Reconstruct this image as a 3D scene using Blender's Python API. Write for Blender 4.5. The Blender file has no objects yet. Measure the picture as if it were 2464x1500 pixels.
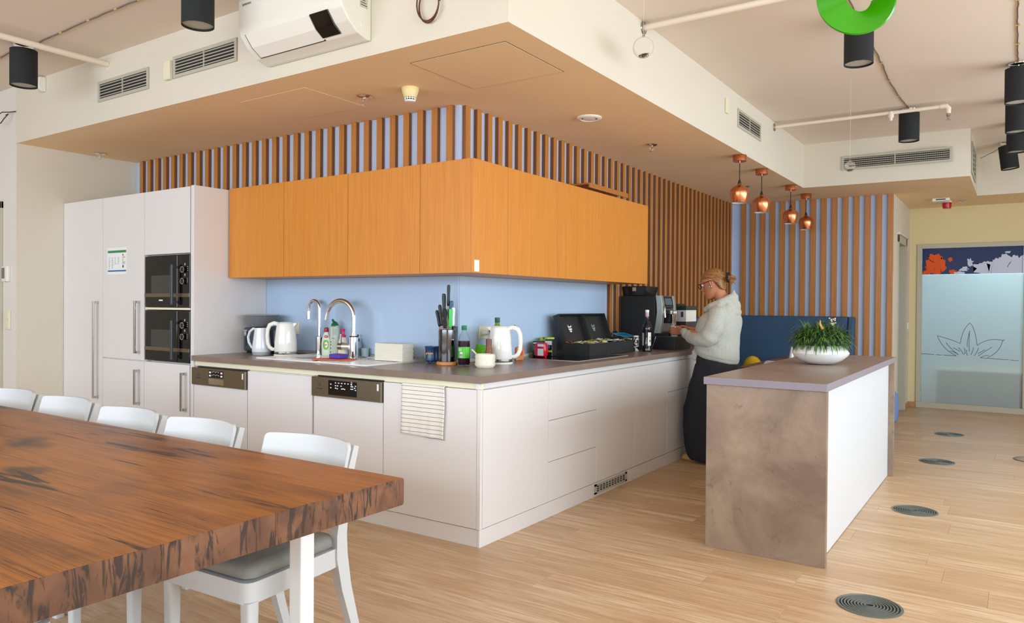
import bpy, bmesh, math, random
from mathutils import Vector, Matrix, noise
R = math.radians; PI = math.pi
S = bpy.context.scene; COL = S.collection
# ---------------- camera, world, big lights, exposure ----------------
cam = bpy.data.cameras.new('camera'); camo = bpy.data.objects.new('camera', cam); COL.objects.link(camo); S.camera = camo
yaw, pit, rol, FPX = .5924, -.0089, .0074, 1807.4
fw = Vector((-math.sin(yaw)*math.cos(pit), math.cos(yaw)*math.cos(pit), math.sin(pit)))
rt = Vector((math.cos(yaw), math.sin(yaw), 0)); up = rt.cross(fw)
rt, up = rt*math.cos(rol)+up*math.sin(rol), up*math.cos(rol)-rt*math.sin(rol)
camo.matrix_world = Matrix(((rt.x, up.x, -fw.x, 2.3657), (rt.y, up.y, -fw.y, -3.2204), (rt.z, up.z, -fw.z, 1.3023), (0, 0, 0, 1)))
cam.sensor_width = 36; cam.lens = 36*FPX/2464; cam.clip_start = .05
W = bpy.data.worlds.new('world'); S.world = W; W.use_nodes = True
W.node_tree.nodes['Background'].inputs[0].default_value = (.72, .84, 1, 1)
W.node_tree.nodes['Background'].inputs[1].default_value = 1.0
def area(name, loc, rot, sx, sy, power, col):
    l = bpy.data.lights.new(name, 'AREA'); l.shape = 'RECTANGLE'; l.size = sx; l.size_y = sy; l.energy = power; l.color = col
    o = bpy.data.objects.new(name, l); COL.objects.link(o); o.location = loc; o.rotation_euler = rot; return o
# daylight entering the window wall on the right and the windows behind the camera
area('window_daylight', (5.35, .4, 1.65), (0, R(60), 0), 2.0, 9.2, 375, (.76, .88, 1))  # lengthened along the added far opening to brighten the far end
area('window_daylight', (-.6, -6.35, 1.80), (R(70), 0, 0), 8.5, 2.2, 330, (.76, .87, 1))
area('room_light', (2.6, 9.9, 2.5), (0, 0, 0), 2.2, 1.2, 150, (1, .97, .94))
S.view_settings.view_transform = 'Standard'; S.view_settings.look = 'None'; S.view_settings.gamma = 1
S.view_settings.use_curve_mapping = False; S.view_settings.exposure = .24
S.cycles.max_bounces = 7; S.cycles.diffuse_bounces = 5; S.cycles.glossy_bounces = 4; S.cycles.transmission_bounces = 6
S.cycles.transparent_max_bounces = 8; S.cycles.caustics_reflective = False; S.cycles.caustics_refractive = False
S.cycles.sample_clamp_indirect = 4
# ---------------- materials ----------------
def lin(h):
    if isinstance(h, str):
        h = h.lstrip('#'); h = [int(h[i:i+2], 16)/255 for i in (0, 2, 4)]
    return tuple(c/12.92 if c <= .04045 else ((c+.055)/1.055)**2.4 for c in h)+(1,)
class NT:
    def __init__(s, name):
        s.m = bpy.data.materials.new(name); s.m.use_nodes = True; s.t = s.m.node_tree; s.b = s.t.nodes['Principled BSDF']
    def n(s, typ, **kw):
        x = s.t.nodes.new(typ)
        for k, v in kw.items():
            if k[0] == '_': x.inputs[k[1:].replace('_', ' ')].default_value = v
            else: setattr(x, k, v)
        return x
    def l(s, a, b): s.t.links.new(a, b)
    def coords(s, kind='Object', scale=(1, 1, 1), rand=0):
        tc = s.n('ShaderNodeTexCoord'); mp = s.n('ShaderNodeMapping'); mp.inputs['Scale'].default_value = scale
        src = tc.outputs[kind]
        if rand:
            oi = s.n('ShaderNodeObjectInfo'); mu = s.n('ShaderNodeMath', operation='MULTIPLY'); mu.inputs[1].default_value = rand
            s.l(oi.outputs['Random'], mu.inputs[0]); ad = s.n('ShaderNodeVectorMath', operation='ADD'); s.l(src, ad.inputs[0]); s.l(mu.outputs[0], ad.inputs[1]); src = ad.outputs[0]
        s.l(src, mp.inputs[0]); return mp.outputs[0]
    def noise(s, vec, scale, detail=4, rough=.55, dist=0):
        x = s.n('ShaderNodeTexNoise', _Scale=scale, _Detail=detail, _Roughness=rough, _Distortion=dist); s.l(vec, x.inputs['Vector']); return x.outputs['Fac']
    def ramp(s, fac, stops):
        x = s.n('ShaderNodeValToRGB'); e = x.color_ramp.elements
        for i, (p, c) in enumerate(stops):
            if i > 1: e.new(p)
            e[i].position = p; e[i].color = lin(c) if isinstance(c, str) else (c, c, c, 1)
        s.l(fac, x.inputs[0]); return x.outputs[0]
    def mix(s, fac, a, b, mode='MIX'):
        x = s.n('ShaderNodeMix', data_type='RGBA', blend_type=mode)
        for src, i in ((fac, 0), (a, 6), (b, 7)):
            if hasattr(src, 'links'): s.l(src, x.inputs[i])
            else: x.inputs[i].default_value = src if i == 0 else (lin(src) if isinstance(src, str) else (src, src, src, 1))
        return x.outputs[2]
    def bump(s, h, strength=.2, dist=.002):
        x = s.n('ShaderNodeBump', _Strength=strength, _Distance=dist); s.l(h, x.inputs['Height']); s.l(x.outputs[0], s.b.inputs['Normal'])
    def set(s, **kw):
        for k, v in kw.items():
            i = s.b.inputs[k.replace('_', ' ')]
            if hasattr(v, 'links'): s.l(v, i)
            else: i.default_value = v
        return s.m
def mat(name, col, rough=.5, metal=0, **kw):
    n = NT(name); return n.set(Base_Color=lin(col), Roughness=rough, Metallic=metal, **kw)
def plaster(name, col, amt=.03):
    n = NT(name); v = n.coords('Object'); f = n.noise(v, 1.3, 3); c2 = [max(0, c-amt) for c in lin2s(col)]
    n.bump(n.noise(v, 220, 2), .06, .001)
    return n.set(Base_Color=n.mix(f, rgbhex(c2), col), Roughness=.85)
def lin2s(h): h = h.lstrip('#'); return [int(h[i:i+2], 16)/255 for i in (0, 2, 4)]
def rgbhex(c): return '#'+''.join('%02x' % max(0, min(255, int(x*255+.5))) for x in c)
M_WALL = plaster('wall_paint', '#dfd7c5'); M_CEIL = plaster('ceiling_paint', '#efe3d4'); M_CEIL2 = plaster('dropped_ceiling_paint', '#f8dbb0'); M_BLUEWALL = plaster('blue_wall_paint', '#bccae2')  # dropped ceiling colour includes warm light bounced off the orange cabinets
M_HALL = plaster('hall_paint', '#e2d4a6')
M_LAM = mat('white_laminate', '#e2dfdc', .38); M_LAM2 = mat('white_laminate_body', '#e6e1db', .45); M_CREAM = mat('cream_strip', '#ece6c6', .5)
M_GAP = mat('dark_gap', '#2a2520', .8)
def wood(name, c1, c2, sc=(60, 60, 1.2), rand=7, rough=.42, c3=None):
    n = NT(name); v = n.coords('Object', sc, rand); f = n.noise(v, 1.6, 5, .6); g = n.noise(n.coords('Object', (sc[0]*4, sc[1]*4, sc[2]*2.5), rand), 1.4, 3)
    c = n.mix(n.ramp(f, ((.3, 0.), (.7, 1.))), c1, c2); c = n.mix(n.ramp(g, ((.35, .35), (.5, 0.))), c, c3 or c2)
    n.bump(g, .12, .0008); return n.set(Base_Color=c, Roughness=rough)
M_ORANGE = wood('orange_wood_veneer', '#da9039', '#cc8029', c3='#b06d20')
M_SLAT = wood('slat_wood', '#c4823a', '#b06e2a', c3='#86501c')
def concrete(name, c1, c2, c3, rough=.4, sc=1):
    n = NT(name); v = n.coords('Object', (sc, sc, sc)); f = n.noise(v, 2.1, 7, .66, .5); g = n.noise(v, 14, 6, .65)
    c = n.mix(n.ramp(f, ((.34, 0.), (.66, 1.))), c1, c2); c = n.mix(n.ramp(g, ((.60, 0.), (.70, .5))), c, c3)
    h = n.noise(v, 70, 3); c = n.mix(n.ramp(h, ((.69, 0.), (.74, .6))), c, c3)
    n.bump(f, .05, .002); return n.set(Base_Color=c, Roughness=rough)
M_TOP = concrete('worktop_laminate', '#7d6c60', '#8b7a6c', '#64554a', .3); M_ISL = concrete('concrete_laminate', '#a08b75', '#746050', '#584636', .45)
M_ISLTOP = concrete('island_top_laminate', '#9c8877', '#8b7768', '#6f5e52', .3); M_EDGE = mat('lilac_grey_edge', '#877f88', .45)
M_STEEL = mat('brushed_steel', '#bdbbb6', .2, 1); M_CHROME = mat('chrome', '#eef0f2', .07, 1); M_DSTEEL = mat('warm_steel', '#8f8470', .3, .9)
M_ALU = mat('aluminium', '#bdb9aa', .42, .6); M_ALUP = mat('grille_paint', '#b9b5a2', .5)
M_BLACKG = mat('black_glass', '#0b0c0e', .06); M_BLACK = mat('black_plastic', '#17181a', .4); M_BLACKM = mat('black_matte', '#1d1f21', .75)
M_WHITE = mat('white_lacquer', '#e6e7e5', .35); M_GLOSS = mat('glossy_white', '#ecedea', .12); M_WPLAS = mat('white_plastic', '#eceade', .45); M_IVORY = mat('ivory_plastic', '#e6dfc0', .45)
M_BSPL = mat('blue_splashback', '#b4cbe4', .25); M_NAVY = NT('navy_upholstery')
_v = M_NAVY.coords('Object'); M_NAVY.bump(M_NAVY.noise(_v, 500, 2), .2, .001); M_NAVY = M_NAVY.set(Base_Color=M_NAVY.mix(M_NAVY.noise(_v, 3, 3), '#314d68', '#3b5b78'), Roughness=.75)
M_COPPER = NT('copper'); _v = M_COPPER.coords('Object', (1, 1, .05)); M_COPPER = M_COPPER.set(Base_Color=M_COPPER.mix(M_COPPER.noise(_v, 60, 3), '#d07a4e', '#e59a70'), Metallic=1., Roughness=.26)
def glass(name, col='#ffffff', rough=0., ior=1.45, trans=1.): return NT(name).set(Base_Color=lin(col), Roughness=rough, IOR=ior, Transmission_Weight=trans)
M_GLASS = glass('clear_glass')
M_DGREY = mat('dark_grey', '#3b4043', .35)
# ---------------- mesh helpers ----------------
OFF = {}
class MB:
    def __init__(s): s.b = bmesh.new(); s.mi = 0
    def _fin(s, vs0, fs0):
        for f in s.b.faces[fs0:] if False else []: pass
    def add(s, verts, faces, smooth=False):
        vs = [s.b.verts.new(v) for v in verts]; out = []
        for f in faces:
            try: q = s.b.faces.new([vs[i] for i in f])
            except ValueError: continue
            q.material_index = s.mi; q.smooth = smooth; out.append(q)
        return out
    def box(s, x0, x1, y0, y1, z0, z1, bev=0, seg=1):
        t = bmesh.new(); bmesh.ops.create_cube(t, size=1)
        for v in t.verts: v.co = Vector(((x0+x1)/2+v.co.x*(x1-x0), (y0+y1)/2+v.co.y*(y1-y0), (z0+z1)/2+v.co.z*(z1-z0)))
        if bev: bmesh.ops.bevel(t, geom=t.edges[:], offset=min(bev, .49*min(abs(x1-x0), abs(y1-y0), abs(z1-z0))), segments=seg, profile=.5, affect='EDGES', clamp_overlap=True)
        return s.merge(t)
    def merge(s, t, mtx=None, smooth=None):
        if mtx: t.transform(mtx)
        t.verts.index_update(); vs = [v.co.copy() for v in t.verts]; fs = [([v.index for v in f.verts], f.smooth) for f in t.faces]; t.free()
        nv = [s.b.verts.new(v) for v in vs]
        for f, sm in fs:
            q = s.b.faces.new([nv[i] for i in f]); q.material_index = s.mi; q.smooth = sm if smooth is None else smooth
        return s
    def loft(s, rings, close=True, cap=True, smooth=True):
        n = len(rings[0]); vs = [[s.b.verts.new(p) for p in r] for r in rings]
        for a, b in zip(vs, vs[1:]):
            for i in range(n if close else n-1):
                j = (i+1) % n
                q = s.b.faces.new((a[i], a[j], b[j], b[i])); q.smooth = smooth; q.material_index = s.mi
        if cap and close:
            for r, rev in ((vs[0], True), (vs[-1], False)):
                q = s.b.faces.new(r[::-1] if rev else r); q.smooth = False; q.material_index = s.mi
        return s
    def lathe(s, prof, cx=0, cy=0, seg=24, z0=0, cap=False, ax='z', smooth=True):
        rings = []
        for r, z in prof:
            ring = []
            for i in range(seg):
                a = 2*PI*i/seg; p = (r*math.cos(a), r*math.sin(a), z)
                if ax == 'x': p = (p[2], p[0], p[1])
                if ax == 'y': p = (p[1], p[2], p[0])
                ring.append(Vector(p)+Vector((cx, cy, z0)))
            rings.append(ring)
        return s.loft(rings, True, cap, smooth)
    def tube(s, pts, r, seg=10, cap=True, closed=False):
        pts = [Vector(p) for p in pts]; n = len(pts); rings = []; nrm = None
        rr = r if hasattr(r, '__len__') else [r]*n
        for i, p in enumerate(pts):
            a = pts[max(i-1, 0)] if not closed else pts[i-1]; b = pts[min(i+1, n-1)] if not closed else pts[(i+1) % n]
            t = (b-a).normalized()
            if nrm is None: nrm = t.orthogonal().normalized()
            nrm = (nrm-t*nrm.dot(t)).normalized(); bi = t.cross(nrm)
            rings.append([p+(nrm*math.cos(2*PI*k/seg)+bi*math.sin(2*PI*k/seg))*rr[i] for k in range(seg)])
        if closed: rings.append(rings[0])
        return s.loft(rings, True, cap and not closed)
    def prism(s, poly, d0, d1, ax='z', bev=0):
        def P(u, v, d): return {'z': (u, v, d), 'y': (u, d, v), 'x': (d, u, v)}[ax]
        t = bmesh.new(); a = [t.verts.new(P(u, v, d0)) for u, v in poly]; b = [t.verts.new(P(u, v, d1)) for u, v in poly]; n = len(poly)
        t.faces.new(a[::-1]); t.faces.new(b)
        for i in range(n): t.faces.new((a[i], a[(i+1) % n], b[(i+1) % n], b[i]))
        bmesh.ops.recalc_face_normals(t, faces=t.faces)
        if bev: bmesh.ops.bevel(t, geom=t.edges[:], offset=bev, segments=2, profile=.5, affect='EDGES', clamp_overlap=True)
        return s.merge(t)
    def ball(s, c, r, sub=2):
        t = bmesh.new(); bmesh.ops.create_icosphere(t, subdivisions=sub, radius=1)
        rr = r if hasattr(r, '__len__') else (r, r, r)
        for v in t.verts: v.co = Vector((v.co.x*rr[0]+c[0], v.co.y*rr[1]+c[1], v.co.z*rr[2]+c[2]))
        return s.merge(t, smooth=True)
    def xf(s, m): s.b.transform(m); return s
def rotz(a, o=(0, 0, 0)): return Matrix.Translation(o) @ Matrix.Rotation(a, 4, 'Z') @ Matrix.Translation([-c for c in o])
def link(name, mb, mats, parent=None, kind=None, label=None, cat=None, group=None, sharp=35, world=True, recalc=True, mesh=None):
    if mesh is None:
        b = mb.b
        if recalc: bmesh.ops.recalc_face_normals(b, faces=b.faces)
        off = Vector((0, 0, 0))
        if parent is not None: off = OFF.get(parent, Vector((0, 0, 0))) if world else Vector((0, 0, 0))
        elif world:
            xs = [v.co for v in b.verts]; mn = [min(v[i] for v in xs) for i in range(3)]; mx = [max(v[i] for v in xs) for i in range(3)]
            off = Vector(((mn[0]+mx[0])/2, (mn[1]+mx[1])/2, mn[2]))
        if off.length: bmesh.ops.translate(b, verts=b.verts, vec=-off)
        me = bpy.data.meshes.new(name); b.to_mesh(me); b.free()
        if any(p.use_smooth for p in me.polygons): me.set_sharp_from_angle(angle=R(sharp))
        for m in (mats if isinstance(mats, (list, tuple)) else [mats]): me.materials.append(m)
    else: me = mesh; off = OFF.get(parent, Vector((0, 0, 0)))
    o = bpy.data.objects.new(name, me); COL.objects.link(o)
    if parent is not None: o.parent = parent
    else: o.location = off
    OFF[o] = off
    return tag(o, label, cat, group, kind)
def tag(o, label=None, cat=None, group=None, kind=None):
    if label: o['label'] = label
    if cat: o['category'] = cat
    if group: o['group'] = group
    if kind: o['kind'] = kind
    return o
def thing(name, label, cat, loc, group=None, rz=0):
    o = bpy.data.objects.new(name, None); COL.objects.link(o); o.location = loc; o.rotation_euler = (0, 0, rz); o.empty_display_size = .05
    OFF[o] = Vector(loc); return tag(o, label, cat, group)
def local(name, label, cat, loc, group=None, rz=0):
    o = thing(name, label, cat, loc, group, rz); OFF[o] = Vector((0, 0, 0)); return o
def copy_tree(o, parent=None):
    c = o.copy(); COL.objects.link(c); c.parent = parent
    for ch in o.children: copy_tree(ch, c)
    return c
def text_mb(s, size, mtx, extrude=.0006):
    cu = bpy.data.curves.new('t', 'FONT'); cu.body = s; cu.size = size; cu.align_x = 'CENTER'; cu.align_y = 'CENTER'; cu.extrude = extrude; cu.resolution_u = 2
    o = bpy.data.objects.new('t', cu); COL.objects.link(o); dg = bpy.context.evaluated_depsgraph_get(); me = bpy.data.meshes.new_from_object(o.evaluated_get(dg))
    bpy.data.objects.remove(o); bpy.data.curves.remove(cu); m = MB(); m.b.from_mesh(me); bpy.data.meshes.remove(me); m.b.transform(mtx)
    for f in m.b.faces: f.smooth = False
    return m
def face_mtx(loc, normal, upv=(0, 0, 1)):   # text readable when looked at against the normal
    z = Vector(normal).normalized(); y = Vector(upv); y = (y-z*y.dot(z)).normalized(); x = y.cross(z)
    return Matrix(((x.x, y.x, z.x, loc[0]), (x.y, y.y, z.y, loc[1]), (x.z, y.z, z.z, loc[2]), (0, 0, 0, 1)))
NY = (0, -1, 0); PX = (1, 0, 0)
# ---------------- the setting ----------------
ZS, ZH = 2.6, 3.068
XL, WY, WX, YB, XB, YE = -4.47, .642, -.654, 6.33, 1.18, 7.9
def struct(name, mb, m, parent=None): return link(name, mb, m, parent, kind='structure' if parent is None else None)
# floor: planks run along X
n = NT('floor_plank_wood'); v = n.coords('Object', (.7, 8, 1), 9); f = n.noise(v, 2.2, 4, .6, .5); g = n.noise(n.coords('Object', (1.5, 30, 1), 9), 2.4, 4, .6)
oi = n.n('ShaderNodeObjectInfo')
c = n.mix(n.ramp(f, ((.3, 0.), (.7, 1.))), '#c19a72', '#e0c7a4'); c = n.mix(n.ramp(g, ((.40, .55), (.56, 0.))), c, '#a57c54'); c = n.mix(n.ramp(oi.outputs['Random'], ((0, .6), (1, 0.))), c, '#b08a60')
n.bump(g, .05, .0006); M_PLANK = n.set(Base_Color=c, Roughness=.36)
fl = struct('floor', MB().box(-9, 9, -6.6, 12, -.1, -.006), mat('floor_screed', '#7a5a3c', .8))
PW, PL = .23, 1.24
def plank_mb(m, x0, x1, y0, y1):
    c = .0009; zt, zb = 0., -.006
    P = [(x0+.0004, y0+.0004, zb), (x1-.0004, y0+.0004, zb), (x1-.0004, y1-.0004, zb), (x0+.0004, y1-.0004, zb)]
    Q = [(p[0], p[1], zt-c) for p in P]; T = [(x0+c*1.6, y0+c*1.6, zt), (x1-c*1.6, y0+c*1.6, zt), (x1-c*1.6, y1-c*1.6, zt), (x0+c*1.6, y1-c*1.6, zt)]
    m.add(P+Q+T, [(0, 1, 5, 4), (1, 2, 6, 5), (2, 3, 7, 6), (3, 0, 4, 7), (4, 5, 9, 8), (5, 6, 10, 9), (6, 7, 11, 10), (7, 4, 8, 11), (8, 9, 10, 11)])
pm = MB(); plank_mb(pm, -PL/2, PL/2, -PW/2, PW/2); pme = bpy.data.meshes.new('plank'); pm.b.to_mesh(pme); pme.materials.append(M_PLANK); pm.b.free()
rest = MB(); random.seed(4); cand = []
fy = -6.5; k = 0
while fy < 8.0:
    offx = random.uniform(0, PL); x = -9+offx-PL
    while x < 9:
        xc, yc = x+PL/2, fy+PW/2
        d = Vector((xc-2.3657, yc+3.2204, -1.3)); z = d.dot(fw); u = 1232+FPX*d.dot(rt)/max(z, .1) if z > .3 else -9e9; vv = 750-FPX*d.dot(up)/max(z, .1)
        hid = (xc < 0-.3 and yc > -.1) or yc > 7.9 or (xc < XB-.3 and yc > YB+.1)
        vis = z > .3 and -400 < u < 2800 and vv < 2000 and not hid
        cand.append((z if vis else 1e6+abs(xc), x, fy, vis)); x += PL
    fy += PW
cand.sort()
for i, (z, x, y, vis) in enumerate(cand):
    if vis and i < 300:
        o = link('plank', None, None, fl, mesh=pme); o.location = Vector((x+PL/2, y+PW/2, 0))-OFF[fl]
    elif not (x > 5.6 or y > 8): plank_mb(rest, x, x+PL, y, y+PW)
link('plank_rest', rest, M_PLANK, fl, kind='stuff', recalc=False).name = 'floor_planks'
struct('ceiling', MB().box(-9, 9, -6.6, 12, ZH, ZH+.1), M_CEIL)
drop = [(XL, -.372), (.4156, -.372), (.4156, 5.34), (1.965, 5.40), (1.965, 6.95), (6, 6.95), (6, 8.1), (XL, 8.1)]
# dropped ceiling over kitchen: underside colour has the cabinets' orange bounce painted in, fasciae in wall paint
t = bmesh.new(); a = [t.verts.new((x, y, ZS)) for x, y in drop]; b2 = [t.verts.new((x, y, ZH)) for x, y in drop]; q = t.faces.new(a[::-1]); t.faces.new(b2)
for i in range(len(drop)):
    q2 = t.faces.new((a[i], a[(i+1) % 8], b2[(i+1) % 8], b2[i])); q2.material_index = 1
dm = MB(); dm.b.free(); dm.b = t
link('ceiling', dm, [M_CEIL2, M_WALL], kind='structure')
struct('wall_niche', MB().box(XL-.25, XL, -.371, WY+.2, 0, ZS), M_WALL)
wk = struct('wall_kitchen', MB().box(XL, WX-.0003, WY, WY+.15, 0, ZS), M_BLUEWALL)
ws = struct('wall_side', MB().box(WX-.15, WX, WY+.001, YB+.15, 0, ZS), M_BLUEWALL)
wb = struct('wall_back', MB().box(WX, XB-.012, YB, YB+.15, 0, ZS), M_BLUEWALL)
# corridor wall with door opening (Y 6.62..7.46), door recessed
wc = MB(); wc.box(XB-.012, XB, YB-.03, 6.74, 0, ZS); wc.box(XB-.15, XB-.012, YB+.15, 6.74, 0, ZS); wc.box(XB-.15, XB, 7.5, YE, 0, ZS); wc.box(XB-.15, XB, 6.74, 7.5, 2.12, ZS); struct('wall_corridor', wc, M_WALL)
d1 = MB(); d1.box(XB-.13, XB-.09, 6.78, 7.46, .01, 2.08, .003); door1 = struct('door_1', d1, mat('grey_door_glass', '#8d8f8c', .2))
fr = MB(); fr.box(XB-.14, XB+.012, 6.70, 6.78, 0, 2.17, .004); fr.box(XB-.14, XB+.012, 7.44, 7.52, 0, 2.17, .004); fr.box(XB-.14, XB+.012, 6.70, 7.52, 2.08, 2.17, .004); link('door_frame', fr, M_ALUP, door1)
link('door_pull', MB().box(XB-.088, XB-.08, 7.36, 7.40, .98, 1.10, .002), M_DGREY, door1)
struct('trim_1', MB().box(XB-.012, XB+.03, 6.69, 7.53, 2.17, 2.20, .004), M_WALL)
# end wall with frosted glass door
ew = MB(); ew.box(XB-.15, 1.27, YE, YE+.12, 0, ZH); ew.box(2.50, 6, YE, YE+.12, 0, ZH); ew.box(1.27, 2.5, YE, YE+.12, 2.12, ZH); struct('wall_end', ew, M_HALL)
struct('baseboard_end', MB().box(XB+.012, 1.255, YE-.015, YE, 0, .07, .003).box(XB, XB+.014, 7.53, YE, 0, .07, .003), mat('wood_skirting', '#b98a5c', .5))
n = NT('frosted_film'); v = n.coords('Object'); M_FROST = n.set(Base_Color=lin('#cfe0e4'), Roughness=.55, Transmission_Weight=.5, IOR=1.2)
door2 = struct('door_2', MB().box(1.325, 2.425, YE+.02, YE+.03, .075, 1.735), M_FROST)
fr = MB(); fr.box(1.268, 1.325, YE-.02, YE+.06, .0751, 2.13, .004); fr.box(2.425, 2.50, YE-.02, YE+.06, .0751, 2.13, .004); fr.box(1.325, 2.425, YE-.02, YE+.06, 2.072, 2.13, .004); fr.box(1.268, 2.5, YE-.02, YE+.06, .0, .075, .004); link('door_frame', fr, M_ALUP, door2)
link('glass_pane', MB().box(1.325, 2.425, YE+.02, YE+.03, 1.735, 2.075), glass('tinted_clear_glass', '#d5e0ee'), door2, label='clear upper band of glass')
# lotus line drawing cut into the film
def bez(p0, p1, p2, n=8): return [tuple((1-t)**2*a+2*t*(1-t)*b+t*t*c for a, b, c in zip(p0, p1, p2)) for t in [i/n for i in range(n+1)]]
def pxe(x, y): return (1.507+(x-609)*(2.231-1.507)/(1385-609), .94-(y-530)*(.94-.70)/(745-530))
strokes = [bez((609, 528), (760, 560), (885, 610)), bez((609, 528), (680, 690), (840, 752)), bez((885, 610), (905, 450), (990, 375)), bez((990, 375), (1050, 400), (1080, 620)),
 bez((1080, 628), (1200, 530), (1370, 560)), bez((1370, 560), (1340, 700), (1200, 760)), bez((1370, 570), (1392, 556), (1386, 548), 4), bez((965, 650), (965, 560), (995, 465)), bez((992, 465), (985, 560), (990, 700)),
 bez((715, 605), (760, 660), (860, 738)), bez((765, 700), (800, 700), (865, 738)), bez((865, 655), (900, 690), (925, 735)), bez((930, 655), (945, 690), (938, 730)), bez((960, 680), (955, 730), (975, 745)),
 bez((1250, 640), (1170, 690), (1095, 745)), bez((1175, 670), (1120, 700), (1090, 720)), bez((1215, 735), (1160, 735), (1120, 763)), bez((1040, 650), (1030, 700), (1010, 735)), bez((1095, 655), (1095, 680), (1050, 745)), bez((800, 660), (850, 680), (880, 700)),
 [(415, 743), (575, 747)], [(597, 748), (668, 750)], [(685, 750), (840, 752)], [(1120, 763), (1240, 768)], [(1240, 768), (1440, 776)], [(1450, 777), (1550, 780)]]
lt = MB()
for st in strokes:
    pts = [pxe(*p) for p in st]
    for (xa, za), (xb, zb) in zip(pts, pts[1:]):
        d = Vector((xb-xa, 0, zb-za)); nn = Vector((-d.z, 0, d.x)).normalized()*.0035
        lt.add([(xa-nn.x, YE+.0185, za-nn.z), (xb-nn.x, YE+.0185, zb-nn.z), (xb+nn.x, YE+.0185, zb+nn.z), (xa+nn.x, YE+.0185, za+nn.z)], [(0, 1, 2, 3)])
link('flower_drawing', lt, mat('drawing_blue', '#3f6276', .2), door2, label='line drawing of an opened flower cut into the frosted film')
# room behind the glass door
struct('wall_office', MB().box(-1, 6, 10.6, 10.7, 0, ZH), mat('office_wall', '#a5c0cc', .8))
struct('wall_office', MB().box(1.0, 1.1, YE+.12, 10.6, 0, ZH).box(4.4, 4.5, YE+.12, 10.6, 0, ZH), mat('office_side', '#9db8c6', .8))
lc_ = thing('low_cabinet', 'beige low cabinet seen blurred through the frosted door', 'cabinet', (2.7, 8.3, 0)); link('body', MB().box(1.48, 4.3, 8.14, 8.55, .0, .47, .01), mat('beige_cabinet', '#b89f6c', .7), lc_); link('top', MB().box(1.46, 4.3, 8.12, 8.57, .471, .49, .004), mat('beige_top', '#c2aa78', .6), lc_)
# printed map band on a board just inside the glass
MAPP = [M_ for M_ in ()]
mp = MB().box(1.327, 2.423, YE+.016, YE+.0185, 1.737, 2.072); mapo = link('wall_map', mp, mat('map_navy', '#25345f', .3, Specular_IOR_Level=.15), label='navy world map band with orange and white land across the upper glass of the door', cat='map')
def blob(cx, cz, rx, rz, seed, n=56, jag=.3):
    random.seed(seed); out = []
    for i in range(n):
        a = 2*PI*i/n; r = 1+jag*noise.noise(Vector((math.cos(a)*2.1+seed, math.sin(a)*2.1, seed*.7)))*1.6+random.uniform(-jag, jag)*.35
        out.append((min(2.42, max(1.328, cx+rx*r*math.cos(a))), min(2.07, max(1.738, cz+rz*r*math.sin(a)))))
    return out
def mapland(nm, blobs, m, lab, dy):
    b = MB()
    for i, (cx, cz, rx, rz, sd) in enumerate(blobs): b.add([(x, YE+.0157-dy-.0002*i, z) for x, z in blob(cx, cz, rx, rz, sd)], [list(range(56))])
    t_ = b.b; bmesh.ops.triangulate(t_, faces=t_.faces); link(nm, b, m, mapo, label=lab, recalc=False)
mapland('land', [(1.49, 1.86, .095, .125, 3), (1.40, 1.83, .055, .10, 5), (1.47, 1.95, .08, .05, 8), (1.50, 1.79, .05, .06, 2), (1.645, 1.925, .022, .028, 4), (1.675, 1.755, .045, .04, 6), (1.36, 1.76, .03, .03, 9)], mat('map_orange', '#df5a1e', .4, Specular_IOR_Level=.15), 'orange land on the map', 0)
mapland('land', [(2.05, 1.79, .17, .10, 11), (2.22, 1.84, .18, .12, 12), (2.36, 1.84, .10, .12, 14), (1.86, 1.88, .03, .05, 13), (1.80, 1.80, .05, .03, 15), (2.26, 2.0, .03, .012, 16), (1.75, 1.75, .06, .02, 17)], mat('map_white', '#c2cce0', .4), 'white land on the map', 0)
# entrance side (left of the niche)
M_ENT = plaster('entrance_paint', '#e3dfd6')
we = MB(); we.box(-4.71, XL-.001, -.372, -.25, 0, ZH); we.box(-9, -5.7, -.372, -.25, 0, ZH); we.box(-5.7, -4.71, -.372, -.25, 2.13, ZH); struct('wall_entrance', we, M_ENT)
door3 = struct('door_3', MB().box(-5.66, -4.745, -.34, -.32, .02, 2.08), glass('door_glass_dark', '#5a6055', .02))
fr = MB(); fr.box(-4.752, -4.705, -.39, -.28, 0, 2.14, .004); fr.box(-5.71, -5.66, -.39, -.28, 0, 2.14, .004); fr.box(-5.71, -4.705, -.39, -.28, 2.08, 2.14, .004); link('door_frame', fr, M_ALUP, door3)
struct('wall_lobby', MB().box(-9, XL-.3, 2.4, 2.5, 0, 2.2), mat('lobby_orange', '#b8731c', .7))
# outer walls with window openings (behind and right of the camera)
def winwall(name, ax, pos, a0, a1, cuts, zb=.75, zt=2.85):
    m = MB()
    def bx(p, q, z0, z1):
        if ax == 'x': m.box(pos, pos+.2, p, q, z0, z1)
        else: m.box(p, q, pos-.2, pos, z0, z1)
    e = a0
    for p, q in cuts: bx(e, p, 0, ZH); bx(p, q, 0, zb); bx(p, q, zt, ZH); e = q
    bx(e, a1, 0, ZH); w = struct(name, m, M_WALL); return w
def window(i, ax, pos, p, q, zb=.75, zt=2.85):
    m = MB(); t_ = .06
    for a, b, z0, z1 in ((p, q, zb, zb+t_), (p, q, zt-t_, zt), (p, p+t_, zb, zt), (q-t_, q, zb, zt), ((p+q)/2-.03, (p+q)/2+.03, zb, zt)):
        if ax == 'x': m.box(pos+.06, pos+.12, a, b, z0, z1)
        else: m.box(a, b, pos-.12, pos-.06, z0, z1)
    struct('window_%d' % i, m, M_WHITE)
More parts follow.
